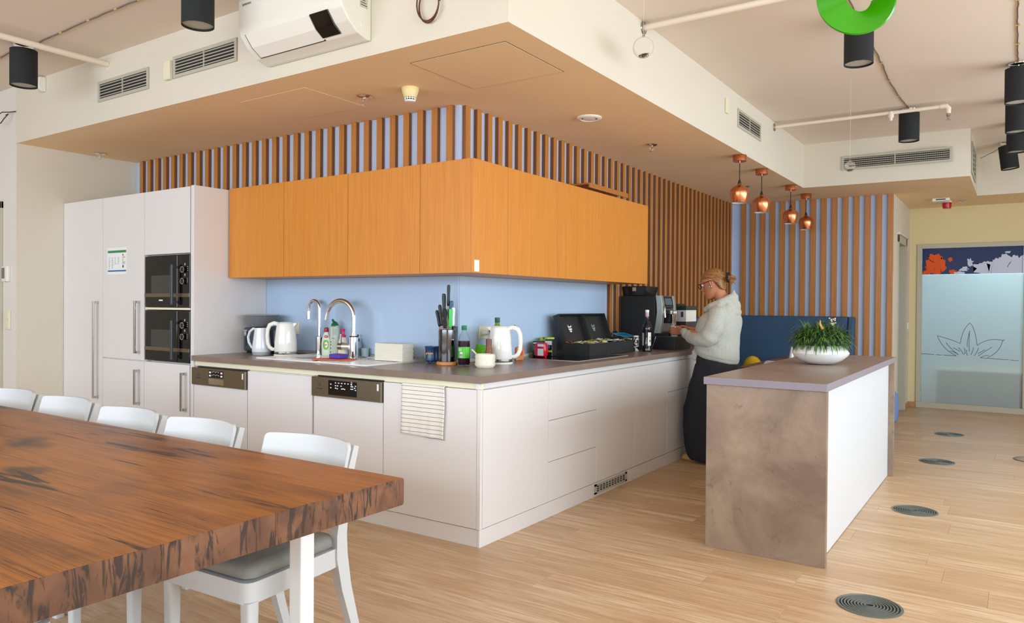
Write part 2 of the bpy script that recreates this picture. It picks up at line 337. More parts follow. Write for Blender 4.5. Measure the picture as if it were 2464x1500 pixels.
cx_ = [(-4.3, -2.1), (-1.9, .3), (.5, 2.7), (2.9, 5.1)]; winwall('wall_right', 'x', 5.2, -6.6, 7.9, cx_)  # last opening is added to let more daylight reach the far end
cy_ = [(-5.2, -3.0), (-2.8, -.6), (-.4, 1.8), (2.0, 4.0)]; winwall('wall_front', 'y', -6.2, -9, 5.4, cy_)
for i, (p, q) in enumerate(cx_): window(i+1, 'x', 5.2, p, q)
for i, (p, q) in enumerate(cy_): window(i+5, 'y', -6.2, p, q)
struct('wall_left', MB().box(-9.1, -9, -6.6, 3, 0, ZH), M_WALL)
# slats
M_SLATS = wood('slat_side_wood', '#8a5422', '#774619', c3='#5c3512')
def slat(parent, me, x, y, z): o = link('slat', None, None, parent, mesh=me); o.location = Vector((x, y, z))-OFF[parent]; return o
def boxmesh(name, x, y, z, m, bev=.001):
    b = MB().box(-x/2, x/2, -y/2, y/2, 0, z, bev); me = bpy.data.meshes.new(name); b.b.to_mesh(me); b.b.free(); me.materials.append(m); me.materials.append(M_SLATS)
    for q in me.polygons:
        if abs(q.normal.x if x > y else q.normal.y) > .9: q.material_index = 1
    return me
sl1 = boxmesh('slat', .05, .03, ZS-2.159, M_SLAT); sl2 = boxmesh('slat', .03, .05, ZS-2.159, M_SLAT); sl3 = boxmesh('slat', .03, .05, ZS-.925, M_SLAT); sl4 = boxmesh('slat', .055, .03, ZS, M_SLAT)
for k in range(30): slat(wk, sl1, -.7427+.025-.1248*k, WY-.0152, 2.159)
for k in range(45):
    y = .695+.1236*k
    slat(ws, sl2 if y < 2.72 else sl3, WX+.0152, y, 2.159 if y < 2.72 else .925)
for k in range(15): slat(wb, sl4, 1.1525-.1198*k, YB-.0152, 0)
# ---------------- kitchen ----------------
def handle(parent, x, z0, z1, y=0, name='handle'):
    m = MB(); m.box(x-.009, x+.009, y-.045, y-.035, z0, z1, .001); m.box(x-.009, x+.009, y-.036, y, z0, z0+.018, .001); m.box(x-.009, x+.009, y-.036, y, z1-.018, z1, .001)
    return link(name, m, M_STEEL, parent)
G = .0016; DT = .019
def door_y(parent, x0, x1, z0, z1, m, y=0, name='door', t=DT): return link(name, MB().box(x0+G, x1-G, y, y+t, z0+G, z1-G, .0012), m, parent)
def door_x(parent, y0, y1, z0, z1, m, x=0, name='door', t=DT): return link(name, MB().box(x-t, x, y0+G, y1-G, z0+G, z1-G, .0012), m, parent)
def carc(parent, x0, x1, y0, y1, z0, z1, m): return link('body', MB().box(x0, x1, y0, y1, z0, z1), m, parent)
# tall cabinets
t1 = thing('tall_cabinet', 'tall white cabinet with one full-height door and the longest steel handle', 'cabinet', (-4.15, .3, 0))
carc(t1, XL+.002, -3.832, DT+.001, .638, .095, 2.148, M_LAM2); d = door_y(t1, XL+.002, -3.832, .097, 2.148, M_LAM); handle(d, -3.90, .512, 1.307)
t2 = thing('tall_cabinet', 'tall white cabinet unit with a taped paper notice, next left of the microwaves', 'cabinet', (-3.525, .3, 0))
carc(t2, -3.83, -3.222, DT+.001, .638, .095, 2.148, M_LAM2); d = door_y(t2, -3.83, -3.222, .850, 2.148, M_LAM); handle(d, -3.285, .905, 1.312); d = door_y(t2, -3.83, -3.222, .097, .845, M_LAM); handle(d, -3.285, .509, .780)
t3 = thing('tall_cabinet', 'tall white cabinet unit housing two black microwaves', 'cabinet', (-2.92, .3, 0))
bm = MB(); bm.box(-3.22, -2.577, .06, .64, .095, .85); bm.box(-3.22, -2.577, .06, .64, 1.66, 2.148); bm.box(-3.22, -3.215, .02, .64, .85, 1.66); bm.box(-2.63, -2.577, .02, .64, .85, 1.66); bm.box(-3.22, -2.577, .5, .64, .85, 1.66); link('body', bm, M_LAM2, t3)
door_y(t3, -3.22, -2.625, 1.663, 2.148, M_LAM); d = door_y(t3, -3.22, -2.625, .097, .847, M_LAM); handle(d, -2.668, .51, .79)
link('side_panel', MB().box(-2.613, -2.576, 0, .64, 0, 2.152, .001), M_LAM, t3)
link('shelf', MB().box(-3.215, -2.63, .004, .5, 1.246, 1.262, .002), M_CREAM, t3)
def microwave(z0, z1, label):
    o = thing('microwave', label, 'microwave', (-2.92, .02, z0), 'built-in microwaves')
    x0, x1, xs = -3.213, -2.632, -2.79; H = z1-z0
    link('housing', MB().box(x0, x1, .025, .42, z0, z1, .002), M_BLACKM, o)
    d = link('door', MB().box(x0, xs, .003, .025, z0, z1, .003), M_BLACKG, o)
    link('window', MB().box(x0+.085, xs-.09, .0018, .004, z0+H*.26, z0+H*.62, .0005), mat('mesh_window', '#3a3c38', .25), d)
    link('steel_band', MB().box(x0, x1, .0005, .004, z0+H*.20, z0+H*.27, .001), M_DSTEEL, o)
    hm = MB(); hm.box(xs-.022, xs+.004, -.042, -.026, z0+.02, z1-.07, .004); hm.box(xs-.018, xs, -.03, .004, z1-.10, z1-.08); hm.box(xs-.018, xs, -.03, .004, z0+.03, z0+.05); link('handle', hm, M_DGREY, o)
    pn = link('control_panel', MB().box(xs+.006, x1, .004, .025, z0, z1, .003), M_BLACKG, o)
    for zz in (.72, .50):
        kb = MB().lathe([(.0, 0), (.019, 0), (.021, -.004), (.021, -.012), (.018, -.016), (.0, -.016)][::-1], -2.705, .004, 20, z0+H*zz, ax='y'); k_ = link('knob', kb, M_BLACK, pn)
        link('knob_ring', MB().lathe([(.019, -.0165), (.023, -.0165), (.023, -.013), (.019, -.013)], -2.705, .004, 20, z0+H*zz, ax='y'), M_CHROME, pn)
    dt = MB()
    for i in range(3): dt.box(-2.663, -2.650, .0032, .0042, z0+H*(.77-.035*i), z0+H*(.775-.035*i))
    for i in range(5): dt.box(-2.668, -2.655, .0032, .0042, z0+H*(.55-.02*i), z0+H*(.553-.02*i))
    dt.box(-2.695, -2.688, .0032, .0042, z0+H*.80, z0+H*.84); dt.box(-2.695, -2.688, .0032, .0042, z0+H*.60, z0+H*.64)
    link('panel_print', dt, M_WPLAS, pn)
    return o
mw = microwave(1.264, 1.652, 'upper black built-in microwave with a steel band and two ringed knobs')
link('badge', MB().box(-3.02, -2.97, -.0004, .001, 1.312, 1.322), M_WPLAS, mw)
microwave(.86, 1.240, 'lower black built-in microwave, directly above the lowest cabinet door')
# notice
nt = thing('paper_notice', 'white printed notice with green header taped to tall cabinet door', 'notice', (-3.61, -.002, 1.52))
link('sheet', MB().box(-3.757, -3.467, -.0016, -.0006, 1.522, 1.737), mat('paper', '#eef1ee', .5), nt)
link('header', MB().box(-3.748, -3.475, -.0022, -.0015, 1.695, 1.714), mat('print_green', '#2f8a55', .5), nt); link('footer', MB().box(-3.748, -3.475, -.0022, -.0015, 1.545, 1.556), mat('print_blue', '#23639a', .5), nt)
tx = MB(); random.seed(2)
for c_ in range(4):
    for r_ in range(random.randint(7, 13)): xx = -3.735+.045*c_; tx.box(xx, xx+random.uniform(.01, .028), -.0021, -.0015, 1.655-.0075*r_, 1.6575-.0075*r_)
link('print', tx, mat('print_grey', '#7d8ba0', .6), nt)
ic = MB(); ic.box(-3.530, -3.512, -.0022, -.0015, 1.670, 1.683); link('print', ic, mat('print_red', '#d4502c', .5), nt, label='red pictogram'); ic = MB(); ic.box(-3.533, -3.515, -.0022, -.0015, 1.630, 1.642); link('print', ic, mat('print_yellow', '#e0b62c', .5), nt, label='yellow pictogram')
ic = MB()
for z_ in (1.66, 1.652, 1.62, 1.612, 1.604): ic.box(-3.532, -3.49, -.0021, -.0015, z_, z_+.003)
ic.box(-3.53, -3.51, -.0022, -.0015, 1.575, 1.595); link('print', ic, mat('print_dark', '#4b5560', .6), nt)
# base cabinets, left run
def base_body(parent, x0, x1): carc(parent, x0+.001, x1-.001, DT+.001, .62, .095, .845, M_LAM2)
def dishwasher(x0, x1, z0, z1, label, second):
    o = thing('dishwasher', label, 'dishwasher', ((x0+x1)/2, .3, .09), 'integrated dishwashers')
    base_body(o, x0, x1); door_y(o, x0+.003, x1, .10, z0, M_LAM)
    p = MB().box(x0, x1-.001, -.018, .018, z0+.001, z1, .003); pn = link('control_panel', p, M_DSTEEL, o)
    link('vent_gap', MB().box(x0+.04, x1-.002, .0, .02, z1+.002, z1+.008), M_GAP, o)
    w = x1-x0; H = z1-z0
    if second:
        link('display', MB().box(x0+w*.26, x0+w*.67, -.0195, -.017, z0+H*.14, z1-H*.12, .001), M_BLACKG, pn)
        sy = MB()
        for a, z_ in [(.36+.045*i, .74) for i in range(6)]+[(.36, .60), (.39, .60), (.44, .60), (.36, .48), (.385, .46), (.45, .46), (.47, .48), (.49, .46), (.585, .62), (.605, .62), (.585, .5), (.605, .5), (.635, .56), (.645, .66), (.645, .46), (.29, .66), (.29, .48)]: sy.box(x0+w*a, x0+w*(a+.018), -.0202, -.0194, z0+H*z_, z0+H*(z_+.05))
        link('display_symbols', sy, M_WHITE, pn)
        link('digit', text_mb('2', .03, face_mtx((x0+w*.60, -.0198, z0+H*.78), NY)), M_WHITE, pn)
    else:
        link('display', MB().box(x0+w*.335, x0+w*.61, -.0195, -.017, z0+H*.50, z1-H*.10, .001), M_BLACKG, pn)
        sy = MB()
        for a in (.35, .565):
            for z_ in (.74, .56): sy.box(x0+w*a, x0+w*(a+.035), -.0215, -.0194, z0+H*z_, z0+H*(z_+.10), .001)
        for i in range(5):
            for z_ in (.80, .62): sy.box(x0+w*(.405+.03*i), x0+w*(.413+.03*i), -.0202, -.0194, z0+H*(z_+.03*(i % 2)), z0+H*(z_+.05+.03*(i % 2)))
        link('buttons', sy, M_WPLAS, pn)
        gp = MB(); gp.prism([(x0+w*.34, z0+H*.12), (x0+w*.61, z0+H*.12), (x0+w*.61, z0+H*.44), (x0+w*.34, z0+H*.44)], -.0192, -.0175, 'y'); link('grip', gp, M_CHROME, pn)
    link('logo', text_mb('Electrolux', .013, face_mtx((x0+w*.13, -.0183, z0+H*.42), NY)), M_DGREY, pn)
    lg = MB(); lx, lz = x0+w*.13, z0+H*.62
    for a, b, c, d in ((-.011, .011, .009, .011), (-.011, .011, -.011, -.009), (-.011, -.009, -.011, .011), (.009, .011, -.011, .011), (-.002, .001, -.007, .007), (.001, .006, -.001, .001)): lg.box(lx+a, lx+b, -.0188, -.0178, lz+c, lz+d)
    link('emblem', lg, M_DGREY, pn)
    link('sticker', MB().box(x1-.032, x1-.018, -.0188, -.0178, z0+H*.56, z0+H*.88), M_WHITE, pn)
dishwasher(-2.573, -1.962, .712, .836, 'narrow integrated dishwasher with steel panel, beside the microwaves', False)
dishwasher(-1.303, -.706, .724, .846, 'integrated dishwasher with a wide lit black display in its steel panel', True)
b = thing('base_cabinet', 'white base cabinet with one door between two dishwashers', 'cabinet', (-1.63, .3, .09)); base_body(b, -1.96, -1.312); door_y(b, -1.958, -1.315, .097, .842, M_LAM)
b = thing('base_cabinet', 'white corner base cabinet with a striped towel hung on its door', 'cabinet', (-.36, .3, .09)); carc(b, -.705, -.0195, DT+.001, .62, .095, .845, M_LAM2); door_y(b, -.704, -.024, .097, .847, M_LAM); link('corner_post', MB().box(-.0225, -.0005, .0005, .022, .097, .847), M_LAM, b)
link('filler_strip', MB().box(-2.573, -.002, .012, .03, .848, .8815), M_CREAM, label='cream filler strip under worktop of the sink run', cat='trim')
link('filler_strip', MB().box(-.03, -.012, .0, 3.9, .848, .8815), M_LAM, label='white filler strip under worktop along the drawer run', cat='trim')
link('plinth', MB().box(-4.46, -2.615, .006, .022, 0, .094, .001), M_LAM, label='white plinth below the tall cabinets', cat='plinth'); link('plinth', MB().box(-2.575, -.019, .006, .022, 0, .094, .001), M_LAM, label='white plinth below the two dishwashers', cat='plinth')
link('plinth', MB().box(-.018, -.004, .004, 1.885, 0, .094, .001), M_LAM, label='white plinth at the outer corner with a vent grille in it', cat='plinth')
link('plinth', MB().box(-.018, -.002, 1.888, 3.9, 0, .094, .001), M_LAM, label='white plinth by the feet of the standing woman', cat='plinth')
def bx_cab(y0, y1, label, fronts):
    o = thing('base_cabinet', label, 'cabinet', (-.3, (y0+y1)/2, .09))
    carc(o, -.62, -DT-.001, max(y0, .622)+.001, y1-.001, .095, .845, M_LAM2)
    for nm, z0, z1 in fronts: door_x(o, max(y0, .0), y1, z0, z1, M_LAM, name=nm)
bx_cab(.024, .703, 'white base cabinet with one wide door right around the corner', [('door', .097, .845)])
bx_cab(.703, 1.332, 'white base cabinet with three drawers under the hob', [('drawer', .595, .845), ('drawer', .341, .595), ('drawer', .097, .341)])
bx_cab(1.332, 1.952, 'white base cabinet with one door above the plinth vent', [('door', .097, .845)])
bx_cab(1.952, 2.58, 'white base cabinet with one door left of the woman', [('door', .097, .845)])
bx_cab(2.58, 3.235, 'white base cabinet with a high drawer behind the woman', [('drawer', .595, .845), ('drawer', .097, .595)])
bx_cab(3.235, 3.9, 'white base cabinet at the far end of the counter', [('door', .097, .845)])
# plinth vent
vg = thing('plinth_vent', 'grey slotted vent grille in the cabinet plinth', 'vent', (-.002, 1.565, .02))
m = MB(); y0, y1, z0, z1 = 1.315, 1.82, .018, .083
m.box(-.003, .002, y0, y1, z0, z0+.012); m.box(-.003, .002, y0, y1, z1-.012, z1); m.box(-.003, .002, y0, y0+.03, z0, z1); m.box(-.003, .002, y1-.03, y1, z0, z1)
for i in range(1, 3): m.box(-.003, .0015, y0, y1, z0+.012+(z1-z0-.024)*i/3-.002, z0+.012+(z1-z0-.024)*i/3+.002)
for i in range(1, 10): yy = y0+.03+(y1-y0-.06)*i/10; m.box(-.003, .0015, yy-.006, yy+.006, z0, z1)
link('grille', m, M_ALUP, vg); link('backing', MB().box(-.0038, -.0028, y0+.02, y1-.02, z0+.01, z1-.01), M_BLACKM, vg)
# worktop with sink cut-out left as inset tray: one L-shaped slab
wt = MB().prism([(-2.574, -.02), (.02, -.02), (.02, 3.92), (-.652, 3.92), (-.652, .641), (-2.574, .641)], .8825, .9205, 'z', .0015)
link('worktop', wt, M_TOP, label='L-shaped grey stone-look worktop around the kitchen corner', cat='worktop')
# upper cabinets
M_UP = M_ORANGE
def up_y(x0, x1, label, bx0=None, bx1=None, yb=.64):
    o = thing('wall_cabinet', label, 'cabinet', ((x0+x1)/2, .46, 1.489)); carc(o, (bx0 or x0)+.001, (bx1 or x1)-.001, .298, yb, 1.489, 2.157, M_UP); door_y(o, x0, x1, 1.487, 2.159, M_UP, y=.279, t=.018); return o
def up_x(y0, y1, label, by0=None):
    o = thing('wall_cabinet', label, 'cabinet', (-.46, (y0+y1)/2, 1.489)); carc(o, -.652, -.291, (by0 or y0)+.001, y1-.001, 1.489, 2.157, M_UP); door_x(o, y0, y1, 1.487, 2.159, M_UP, x=-.272, t=.018); return o
up_y(-2.560, -1.938, 'orange wood wall cabinet leftmost in the row, against the tall white side panel'); up_y(-1.938, -1.299, 'orange wood wall cabinet directly above the sink taps'); up_y(-1.299, -.674, 'orange wood wall cabinet above the paper towels')
o = up_y(-.674, -.287, 'orange wood wall cabinet left of the outer corner', bx1=-.655); 
up_x(.281, .647, 'orange wood wall cabinet right of the outer corner with a white sticker', .298); link('sticker', MB().box(-.2721, -.2712, .300, .348, 1.497, 1.565), M_WPLAS, bpy.data.objects[[x.name for x in S.objects if x.get('label', '').endswith('white sticker')][0]], label='small white sticker')
up_x(.647, 1.258, 'orange wood wall cabinet, second right of the outer corner, above the kettle'); up_x(1.258, 1.865, 'orange wood wall cabinet above the black tea box'); up_x(1.865, 2.479, 'orange wood wall cabinet beneath the slanted wood ledge'); up_x(2.479, 2.78, 'narrow orange wood wall cabinet ending the row by the slats')
lg = thing('wall_ledge', 'narrow wood ledge on the slats above the orange cabinets', 'shelf', (-.53, 2.4, 2.24))
link('board', MB().box(-.62, -.45, 2.05, 2.76, 2.262, 2.275, .001), M_SLAT, lg); link('fascia', MB().box(-.462, -.45, 2.05, 2.76, 2.236, 2.262, .001), M_SLAT, lg)
# splashback
link('splashback', MB().box(-2.572, -.6475, .632, .641, .945, 1.488, .001), M_BSPL, label='blue glass splashback behind the sink taps', cat='splashback')
link('splashback', MB().box(-.652, -.646, .643, 2.72, .945, 1.488, .001), M_BSPL, label='blue glass splashback behind the tea box', cat='splashback')
link('worktop_trim', MB().box(-2.573, -.645, .618, .64, .921, .944, .002), M_ALU, label='aluminium upstand trim behind the sink', cat='trim')
link('worktop_trim', MB().box(-.652, -.632, .64, 3.9, .921, .944, .002), M_WPLAS, label='white upstand trim behind the hob', cat='trim')
# ---------------- island, table, chairs, bench ----------------
isl = thing('kitchen_island', 'long island counter with concrete-look end panels and white side', 'island', (1.27, 2.0, 0))
IX0, IX1, IY0, IY1 = .972, 1.585, .745, 3.25
tp = MB(); tp.box(IX0-.012, IX1+.004, IY0-.015, IY1+.02, .881, .9205, .0012)
ti = link('top', tp, [M_ISLTOP, M_EDGE], isl)
for p in ti.data.polygons:
    if abs(p.normal.z) < .5: p.material_index = 1
link('end_panel', MB().box(IX0, IX1, IY0, IY0+.04, 0, .8795, .001), M_ISL, isl); link('end_panel', MB().box(IX0, IX1, IY1-.04, IY1, 0, .8795, .001), M_ISL, isl)
M_ISLW = mat('island_white', '#d0d3d5', .4)
link('side_panel', MB().box(IX1-.06, IX1-.04, IY0+.0405, IY1-.0405, .004, .8795), M_ISLW, isl); link('side_panel', MB().box(IX0+.04, IX0+.06, IY0+.0405, IY1-.0405, .004, .8795), M_WHITE, isl)
# plant bowl
bw = local('planter_bowl', 'white lens-shaped bowl on the island holding a bushy grassy plant', 'planter', (1.275, 2.10, .921))
prof = [(.0, 0), (.05, 0), (.09, .006), (.135, .028), (.170, .058), (.180, .076), (.168, .096), (.14, .118), (.125, .126), (.118, .124), (.13, .112), (.10, .10), (0, .10)]
link('bowl', MB().lathe(prof, seg=40), M_GLOSS, bw, world=False)
link('soil', MB().lathe([(0, .112), (.118, .112), (.122, .104)], seg=24), mat('soil', '#2a2018', .9), bw, world=False)
n = NT('leaf_green'); v = n.coords('Object'); M_LEAF = n.set(Base_Color=n.mix(n.ramp(n.noise(v, 38, 3), ((.35, 0.), (.68, 1.))), '#22421e', '#6f9a45'), Roughness=.42)
pl = local('grassy_plant', 'bushy plant of narrow arching green leaves in white bowl', 'plant', (1.275, 2.10, .921))
random.seed(7)
def leaf(m, base, dirv, length, w, droop, n_=6):
    p = Vector(base); d = Vector(dirv).normalized(); L = []; 
    for i in range(n_+1):
        t = i/n_; ww = w*(1-t)**.7*(.5+min(t*3, .5)); side = d.cross(Vector((0, 0, 1))); side = side.normalized() if side.length > .05 else Vector((1, 0, 0)); nrm = side.cross(d)*.18*ww
        L.append((p-side*ww+nrm, p.copy(), p+side*ww+nrm)); p = p+d*(length/n_); d = (d+Vector((0, 0, -droop/n_))).normalized()
    vs = [q for r in L for q in r]; fs = []
    for i in range(n_):
        a = i*3; fs += [(a, a+1, a+4, a+3), (a+1, a+2, a+5, a+4)]
    m.add(vs, fs, smooth=True)
nl = 0; lm = MB()
for i in range(950):
    a = random.uniform(0, 2*PI); rr = .148*math.sqrt(random.random()); u_ = random.uniform(.45, 1.0)
    base = Vector((rr*math.cos(a), rr*math.sin(a), .118+.125*math.sqrt(max(0, 1-(rr/.165)**2))*u_))
    dv = (base-Vector((0, 0, .085))).normalized()+Vector((random.uniform(-.8, .8), random.uniform(-.8, .8), random.uniform(-.35, .6)))
    L_ = random.uniform(.055, .105) if random.random() < .93 else random.uniform(.11, .17)
    w_l = random.uniform(.0045, .0075); dr = random.uniform(.8, 3.2)
    if u_ > .83 and nl < 290:
        m1 = MB(); leaf(m1, base, dv, L_, w_l, dr); link('leaf', m1, M_LEAF, pl, world=False, recalc=False); nl += 1
    else: leaf(lm, base, dv, L_, w_l, dr)
for i in range(110):
    a = 2*PI*i/110+random.uniform(-.1, .1); rr = random.uniform(.115, .135); leaf(lm, (rr*math.cos(a), rr*math.sin(a), .128), (math.cos(a), math.sin(a), random.uniform(.1, .9)), random.uniform(.06, .13), .006, random.uniform(2.6, 4.2))
link('leaf', lm, M_LEAF, pl, world=False, kind='stuff', recalc=False).name = 'inner_leaves'
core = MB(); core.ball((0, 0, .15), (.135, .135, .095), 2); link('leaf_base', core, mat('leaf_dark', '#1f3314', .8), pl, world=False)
dg = MB(); dg.ball((.03, -.10, .245), (.011, .011, .012)); dg.tube([(.024, -.10, .25), (.016, -.102, .272), (.018, -.102, .295)], [.007, .006, .003], 8); link('dried_bud', dg, mat('dried_yellow', '#c99a45', .6), pl, world=False)
fb = MB(); random.seed(5)
for i in range(14): fb.ball((.075+random.uniform(-.018, .018), -.02+random.uniform(-.018, .018), .285+random.uniform(-.02, .025)), .0055, 1)
link('blossom', fb, mat('blossom_cream', '#ead3b4', .6), pl, world=False, kind='stuff')
# dining table: thick boards on white legs
n = NT('old_oak'); v = n.coords('Object', (1, 7, 7), 5); f = n.noise(v, 1.5, 6, .62, .9); lo = n.noise(n.coords('Object', (.8, 1.6, 2), 5), 1.7, 3, .5, .6)
c = n.mix(n.ramp(f, ((.30, 0.), (.68, 1.))), '#683b17', '#a2662a'); c = n.mix(n.ramp(lo, ((.38, .0), (.62, .8))), c, '#aa6826')
g = n.noise(n.coords('Object', (2.2, 95, 60), 5), 1.5, 4, .6); c = n.mix(n.ramp(g, ((.40, .4), (.52, 0.))), c, '#452b15')
ck = n.noise(n.coords('Object', (.5, 9, 6), 5), 1.8, 4, .6, 1.2); c = n.mix(n.ramp(ck, ((.595, 0.), (.64, .95))), c, '#2a1a0e')
vo = n.n('ShaderNodeTexVoronoi', _Scale=1.5); vv_ = n.coords('Object', (.62, 1.35, 1), 5); dn = n.n('ShaderNodeTexNoise', _Scale=3.5, _Detail=4); n.l(vv_, dn.inputs['Vector'])
ad = n.n('ShaderNodeVectorMath', operation='MULTIPLY_ADD'); ad.inputs[1].default_value = (.35, .35, .35); n.l(dn.outputs['Color'], ad.inputs[0]); n.l(vv_, ad.inputs[2]); n.l(ad.outputs[0], vo.inputs['Vector'])
c = n.mix(n.ramp(vo.outputs['Distance'], ((.06, 1.), (.16, 0.))), c, '#1c120c')
n.bump(g, .15, .0008); M_OAK = n.set(Base_Color=c, Roughness=.36, Specular_IOR_Level=.3)
n = NT('oak_end_grain'); v = n.coords('Object', (1, 1, 1), 3); w_ = n.n('ShaderNodeTexNoise', _Scale=6, _Detail=5, _Distortion=1.2); n.l(v, w_.inputs['Vector'])
tc = n.coords('Object', (1, 24, 4.5), 3); tc.node.inputs['Rotation'].default_value = (R(-24), 0, 0); g = n.noise(tc, 1.5, 4, .6, 1.6); c = n.mix(n.ramp(w_.outputs['Fac'], ((.35, 0.), (.65, 1.))), '#5c3a22', '#7c5234'); c = n.mix(n.ramp(g, ((.52, 0.), (.61, .9))), c, '#24150c')
c = n.mix(n.ramp(n.noise(v, 9, 4), ((.6, 0.), (.68, .6))), c, '#35200f')
n.bump(g, .35, .003); M_OAKEND = n.set(Base_Color=c, Roughness=.5)
TX, TYB, TZ, TT = .715, -1.39, .737, .088
tb = thing('dining_table', 'massive rustic wooden dining table with white legs in the foreground', 'table', (-.95, -2.1, 0))
ys = [TYB, -1.655, -1.90, -2.225, -2.62]
for i, (ya, yb_) in enumerate(zip(ys, ys[1:])):
    m = MB(); bvl = .006
    x0, x1, y0, y1 = -3.25, TX, yb_+.0003, ya-.0003
    m.box(x0, x1, y0, y1, TZ-TT, TZ, .0008)
    if i == 0:
        m = MB(); m.prism([(y0, TZ-TT), (y1-.006, TZ-TT), (y1, TZ-TT+.006), (y1, TZ-.006), (y1-.006, TZ), (y0, TZ)], x0, x1, 'x', .0006)
    o = link('board', m, [M_OAK, M_OAKEND], tb)
    for p in o.data.polygons:
        if abs(p.normal.x) > .7: p.material_index = 1
def tleg(x, y):
    link('leg', MB().box(x-.028, x+.028, y-.028, y+.028, 0, TZ-TT, .004, 2), M_WHITE, tb)
for x, y in ((.452, -1.585), (.452, -2.44), (-2.95, -1.585), (-2.95, -2.44)): tleg(x, y)
link('rail', MB().box(.43, .474, -2.41, -1.61, .56, .645, .003).box(-2.97, -2.93, -2.41, -1.61, .56, .645, .003), M_WHITE, tb)
# chairs
M_CHAIR = mat('chair_white_paint', '#c9cbc9', .4)
M_SEAT = NT('grey_seat_fabric'); _v = M_SEAT.coords('Object'); M_SEAT.bump(M_SEAT.noise(_v, 700, 2), .2, .001); M_SEAT = M_SEAT.set(Base_Color=M_SEAT.mix(M_SEAT.noise(_v, 14, 3), '#77766f', '#918f86'), Roughness=.8)
def sweep_rect(m, pts, w, d):   # bars of rectangular section along a path in the y-z plane (local)
    rings = []
    for i, (x, y, z) in enumerate(pts):
        a = Vector(pts[max(i-1, 0)]); b = Vector(pts[min(i+1, len(pts)-1)]); t = (b-a).normalized(); s = Vector((1, 0, 0)); nn = s.cross(t).normalized()
        ww, dd = (w[i], d[i]) if hasattr(w, '__len__') else (w, d)
        rings.append([Vector((x, y, z))+s*ww*u+nn*dd*k for u, k in ((-.5, -.5), (.5, -.5), (.5, .5), (-.5, .5))])
    m.loft(rings, True, True, False)
def make_chair(label):
    t = local('dining_chair', label, 'chair', (0, 0, 0), 'white dining chairs')   # faces -y
    def sh(i): return rounded([(-.215, -.23), (.215, -.23), (.195, .2), (-.195, .2)], i, .045)
    sm = MB()
    for (z, ins) in (): pass
    rings = []
    for z, ins in ((.415, .012), (.422, .0), (.445, .0), (.458, .010), (.463, .035)): rings.append([Vector((x, y, z)) for x, y in rr_quad(.212-ins, .192-ins, -.225+ins, .195-ins, .05)])
    sm.loft(rings); link('seat', sm, M_SEAT, t, world=False, sharp=60)
    fm = MB(); rings = []
    for z in (.345, .413): rings.append([Vector((x, y, z)) for x, y in rr_quad(.22, .2, -.235, .205, .045)])
    fm.loft(rings, smooth=True); link('seat_frame', fm, M_CHAIR, t, world=False, sharp=40)
    for s in (-1, 1):
        m = MB(); rings = [[Vector((s*.197+x*k, -.208+y*k, z)) for x, y in rr_quad(.023, .023, -.023, .023, .012)] for z, k in ((.0, .80), (.2, .9), (.35, 1.0))]
        m.loft(rings); link('leg', m, M_CHAIR, t, world=False, sharp=40)
        m = MB(); pts = [(s*.197, .30, 0), (s*.195, .262, .12), (s*.19, .222, .26), (s*.188, .200, .38), (s*.19, .196, .46), (s*.196, .205, .56), (s*.20, .232, .68), (s*.203, .262, .775)]
        sweep_rect(m, pts, [.03, .033, .036, .038, .038, .034, .03, .026], [.034, .038, .048, .055, .05, .042, .034, .026]); link('leg', m, M_CHAIR, t, world=False, sharp=50)
    # curved back panel
    bm_ = MB(); N = 28; cols = []
    for i in range(N+1):
        u = math.sin(PI/2*(-1+2*i/N)); x = u*.222; yc = .245-.062*u*u; edge = 1-abs(u)
        zb, zt = .625, .792
        r_ = .022; dx = (1-abs(u))*.222; cut = r_-math.sqrt(max(0, r_*r_-max(0, r_-dx)**2)) if dx < r_ else 0
        ln = .035
        cols.append([Vector((x, yc-.008, zb+cut)), Vector((x, yc-.008+ln, zt-cut)), Vector((x, yc+.008+ln, zt-cut)), Vector((x, yc+.008, zb+cut))])
    bm_.loft(cols, True, True, True); link('backrest', bm_, M_CHAIR, t, world=False, sharp=40)
    return t
def rr_quad(wf, wb, yf, yb, r, k=4):   # rounded trapezoid, wide at front
    P = [(-wf, yf), (wf, yf), (wb, yb), (-wb, yb)]; out = []
    for i in range(4):
        p = Vector(P[i]); a = (Vector(P[i-1])-p).normalized(); b = (Vector(P[(i+1) % 4])-p).normalized()
        for j in range(k+1):
            t = j/k; q = (p+a*r)*(1-t)**2+p*2*t*(1-t)+(p+b*r)*t*t; out.append((q.x, q.y))
    return out
def rounded(*a): return None
ch = make_chair('white dining chair nearest the right end of the wooden table, its grey seat in view')
ch.location = (.135, -1.505, 0); ch.rotation_euler = (0, 0, R(3))
for (x, y, a, lb) in ((-.545, -1.50, 3, 'white dining chair second from the right end of the table'), (-1.115, -1.50, 3, 'white dining chair in the middle of the row behind the table'),
    (-1.775, -1.47, 3, 'white dining chair fourth from the right end of the table'), (-2.38, -1.47, 3, 'white dining chair farthest left, its back cut by the left picture edge'),
    (-.06, -2.435, 180, 'white dining chair pushed under the near side of the table')):
    c = copy_tree(ch); c.location = (x, y, 0); c.rotation_euler = (0, 0, R(a)); c['label'] = lb
